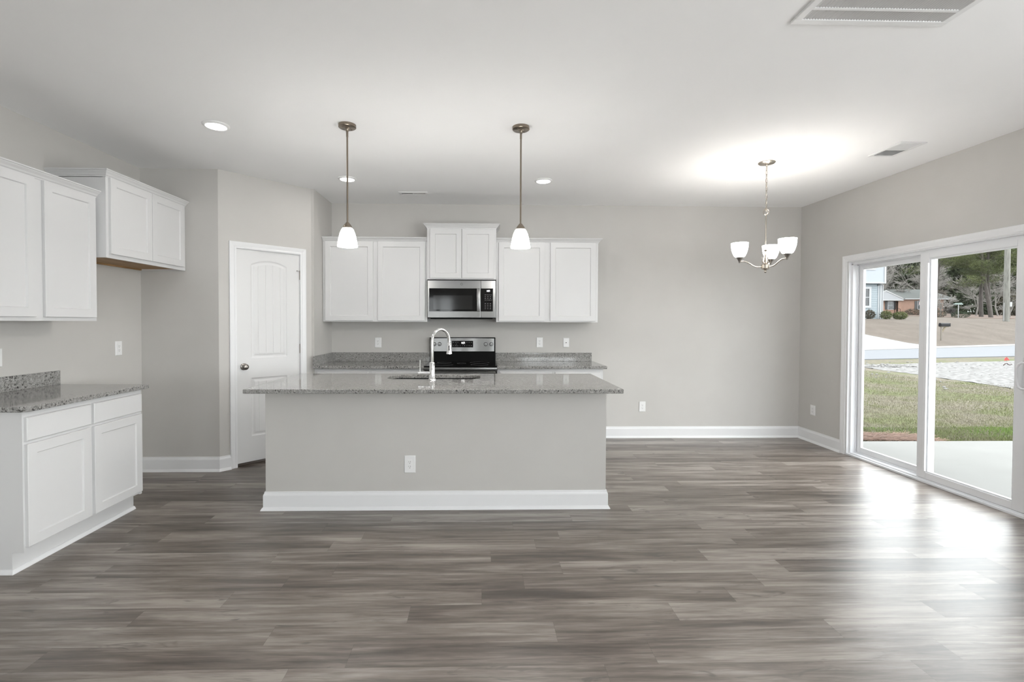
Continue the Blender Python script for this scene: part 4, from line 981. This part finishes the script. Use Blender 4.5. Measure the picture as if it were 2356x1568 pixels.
# ---- planting
def leafcloud(bm, c, rad, n, size, squash=(1, 1, 1), thin=.35):
    c = V(c)
    for i in range(n):
        while True:
            p = V((random.uniform(-1, 1), random.uniform(-1, 1), random.uniform(-1, 1)))
            if p.length < 1: break
        p = p.normalized()*(p.length**.45)
        q = V((p.x*squash[0], p.y*squash[1], p.z*squash[2]))*rad + c
        d = V((random.gauss(0, 1), random.gauss(0, 1), random.gauss(0, 1)+.3)).normalized()*size*random.uniform(.5, 1.3); t = d.orthogonal().normalized()
        t = (Matrix.Rotation(random.uniform(0, 2*PI), 3, d) @ t)*size*thin
        bm.faces.new([bm.verts.new(q-t), bm.verts.new(q+t), bm.verts.new(q+d)])
def leafm(name, a, b_, sc=.8): return xnoisy(name, [(.35, a), (.65, b_)], sc, .8, 3, spec=.15)
SPIKY = leafm('yellow_green_leaves', (.085, .115, .035), (.19, .21, .075), 3); DKG = leafm('dark_evergreen_leaves', (.025, .045, .022), (.065, .095, .045), 1)
BROWNL = leafm('grey_brown_leaves', (.08, .07, .05), (.15, .13, .09), 2)
def bush(x, y, h_, rx, m, label, n=900, size=.16, group=None, thin=.14):
    z = gz(x, y); r = thing('shrub', (x, y, z), label, 'shrub', group)
    bm = bmesh.new(); leafcloud(bm, (x, y, z+h_*.5), h_*.55, n, size, (rx/h_/.55, rx/h_/.55, 1), thin); o_ = part('foliage', bm, m, r)
    b = B()
    for k in range(4): a = k*1.6; b.tube([(x, y, z-.05), (x+rx*.5*math.cos(a), y+rx*.5*math.sin(a), z+h_*.7)], .02, 5)
    part('stems', b, xmat('shrub_stem', (.09, .07, .05), .9), r)
random.seed(11)
bush(35.30, 43.0, .75, .40, BROWNL, 'sparse greyish shrub at the front wall of the blue house')
bush(36.75, 42.9, .72, .42, SPIKY, 'small spiky green shrub at the corner of the blue house')
bush(37.95, 42.8, .66, .52, SPIKY, 'round yellow-green shrub right of the blue house corner', 1300)
bush(64.6, 70.6, .9, 1.0, BROWNL, 'low brown-green hedge bush against the brick wall', 900, .2)
bush(67.0, 70.3, 1.35, .95, DKG, 'dark green bush below the shuttered brick house window', 900, .22)
bush(58.9, 60.8, .85, .85, BROWNL, 'rounded olive bush at the edge of the trees, left of the street sign', 900, .16)
bush(62.0, 60.9, .75, .95, DKG, 'rounded dark bush at the edge of the trees, right of the street sign', 900, .16)
def bark(name, a, b_): return xnoisy(name, [(.3, a), (.7, b_)], 4, .95, 5, (3, 3, .7))
PB = bark('pine_bark', (.075, .062, .055), (.15, .13, .115)); GBK = bark('grey_twig_bark', (.27, .25, .225), (.46, .43, .40)); DB = bark('dark_bark', (.05, .045, .04), (.11, .10, .09))
PNE = leafm('pine_needles', (.075, .095, .032), (.18, .21, .075), .45); PNE2 = leafm('pine_needles_dark', (.032, .05, .025), (.075, .10, .045), .4)
def pine(x, y, H, c0, spread, label, lean=(0, 0), nb=34, m=None, tr=.2, group=None, dens=110):
    z = gz(x, y)-.1; r = thing('pine_tree', (x, y, z), label, 'pine tree', group)
    P = lambda t: V((x+lean[0]*t+.25*math.sin(t*5+x), y+lean[1]*t, z+H*t))
    b = B(); b.tube([P(t/10) for t in range(11)], [tr*(1-.75*t/10) for t in range(11)], 8)
    bf_ = bmesh.new()
    for i in range(nb):
        t = c0+(1-c0)*(i/nb)**1.1; a = random.uniform(0, 2*PI); L = spread*(1.05-(t-c0)/(1-c0)*.75)*random.uniform(.55, 1.15)
        p0 = P(t); e = p0+V((math.cos(a)*L, math.sin(a)*L, random.uniform(-.12, .30)*L)); md = p0.lerp(e, .5)+V((0, 0, .12*L))
        b.tube([p0, md, e], [.05, .035, .015], 4)
        for k in range(4):
            q = p0.lerp(e, .45+.18*k)+V((random.uniform(-.5, .5), random.uniform(-.5, .5), random.uniform(-.1, .3)))
            leafcloud(bf_, q, .55+.12*L, dens, .36, (1.2, 1.2, .5), .055)
    part('trunk', b, PB, r, True); part('foliage', bf_, m or PNE, r)
def baretree(x, y, H, label, m, seed, spread=.5, tr=.16, group=None, levels=5, low=.22, name='bare_tree'):
    rs = random.Random(seed); z = gz(x, y)-.1; b = B(); r = thing(name, (x, y, z), label, 'tree', group)
    trunkb = B()
    def grow(p, d, L, rad, lv):
        mid = p+d*L*.5+V((rs.uniform(-1, 1), rs.uniform(-1, 1), rs.uniform(-1, 1)))*L*.07; e = p+d*L
        (trunkb if lv == levels else b).tube([p, mid, e], [max(q_, .012) for q_ in (rad, rad*.82, rad*.62)], 5 if lv > 2 else 3)
        if lv == 0: return
        n = 3 if lv > 1 else 4
        for k in range(n+1):
            t = .45+.55*k/n; q = p.lerp(e, t)
            nd = (d+V((rs.gauss(0, spread), rs.gauss(0, spread), rs.gauss(.05, spread*.6)))).normalized()
            grow(q, nd, L*rs.uniform(.55, .80), rad*.5, lv-1)
    grow(V((x, y, z)), V((rs.uniform(-.08, .08), rs.uniform(-.08, .08), 1)).normalized(), H*low*1.4, tr, levels)
    part('trunk', trunkb, m, r, True); part('branches', b, m, r)
random.seed(3)
pine(71.40, 66.0, 16, .30, 4.0, 'tall pine whose leaning trunk stands left of the utility pole', (-2.0, 0), 40, tr=.25)
pine(72.15, 66.5, 17, .38, 3.6, 'tall pine with a straight trunk close behind the leaning pine', (-1.0, 0), 36, tr=.21)
pine(73.0, 68.5, 15, .45, 2.6, 'thinner pine standing just right of the twin pine trunks', (-.3, 0), 22, tr=.26)
pine(65.5, 68.0, 14, .50, 4.2, 'pine with low hanging green boughs above the bare grey tree', (1.2, 0), 34, tr=.18)
pine(79.0, 68.0, 17, .40, 2.6, 'dark trunked pine directly behind the utility pole', (.2, 0), 22, tr=.30)
pine(84.6, 70.0, 18, .42, 2.8, 'pine trunk at the far right edge of the glass', (-.2, 0), 22, tr=.30)
for i, (x, y, H) in enumerate(((70, 96, 15), (76, 94, 16), (79.5, 97, 17), (82.5, 93, 16), (85.5, 97, 17), (88.5, 93, 16), (91.5, 97, 16), (94.5, 93, 15), (97.5, 97, 15.5), (100.5, 93, 15), (104, 97, 14), (107, 93, 15), (111, 97, 14.5), (115, 93, 15), (120, 97, 15), (126, 92, 14), (132, 88, 14), (138, 90, 15), (144, 85, 14), (150, 88, 15), (156, 82, 14))):
    z = gz(x, y)-.1; r = thing('evergreen_tree', (x, y, z), 'dense dark evergreen in the tree line at the back', 'tree', 'evergreens closing the tree line')
    b = B(); b.tube([(x, y, z), (x, y, z+H*.9)], [.25, .06], 6); part('trunk', b, DB, r)
    bm = bmesh.new(); leafcloud(bm, (x, y, z+H*.5), H*.52, 4200, .9, (.36, .30, 1), .22); part('foliage', bm, PNE2, r)
for i in range(13):
    x, y = 58+i*4.1+random.uniform(-.8, .8), 88.5+random.uniform(-1, 1); z = gz(x, y)-.1
    r = thing('understory_bush', (x, y, z), 'dark scrubby bush filling the woods floor behind the trunks', 'shrub', 'scrub along the woods floor')
    b = B(); b.tube([(x, y, z), (x+.3, y, z+2.5)], [.08, .03], 5); part('stem', b, DB, r)
    bm = bmesh.new(); leafcloud(bm, (x, y, z+2.0), 2.6, 1500, .55, (1, .5, 1.05), .2); part('foliage', bm, BROWNL if i % 3 == 1 else PNE2, r)
for i, (x, y, H, sd_) in enumerate(((57.2, 78, 12, 1), (61.5, 82, 13, 2), (66.8, 80, 12, 3), (70.5, 83, 12, 4), (75.2, 81, 12, 5), (78.5, 84, 12, 6), (82, 78, 11, 7), (88, 80, 12, 8))):
    baretree(x, y, H, 'leafless grey tree standing in the woods', GBK, sd_, .55, .13, 'leafless trees in the woods')
baretree(64.4, 66.0, 8.0, 'spreading bare grey tree behind the street sign', GBK, 41, .75, .14, None, 5, .13)
baretree(66.5, 76.5, 9.5, 'wide bare tree reaching over the brick house roof', GBK, 52, .70, .18, None, 5, .18)
baretree(63.5, 63.6, 4.6, 'low tangled grey thicket beside the street sign', DB, 63, .95, .10, None, 5, .10, 'thicket')
baretree(80.5, 71.5, 6.5, 'pale curved bare tree right of the utility pole', GBK, 77, .7, .12, None, 4, .16)
LEAFL = xnoisy('brown_leaf_litter', [(.35, (.15, .085, .06)), (.65, (.22, .145, .10))], 1.2, .95, 5)
draped('leaf_litter', [(60.5, 62.3), (66, 60.8), (86, 60.5), (110, 72), (110, 100), (60, 100)], .05, LEAFL, 'brown leaf litter under the trees', 'leaf litter', 3)
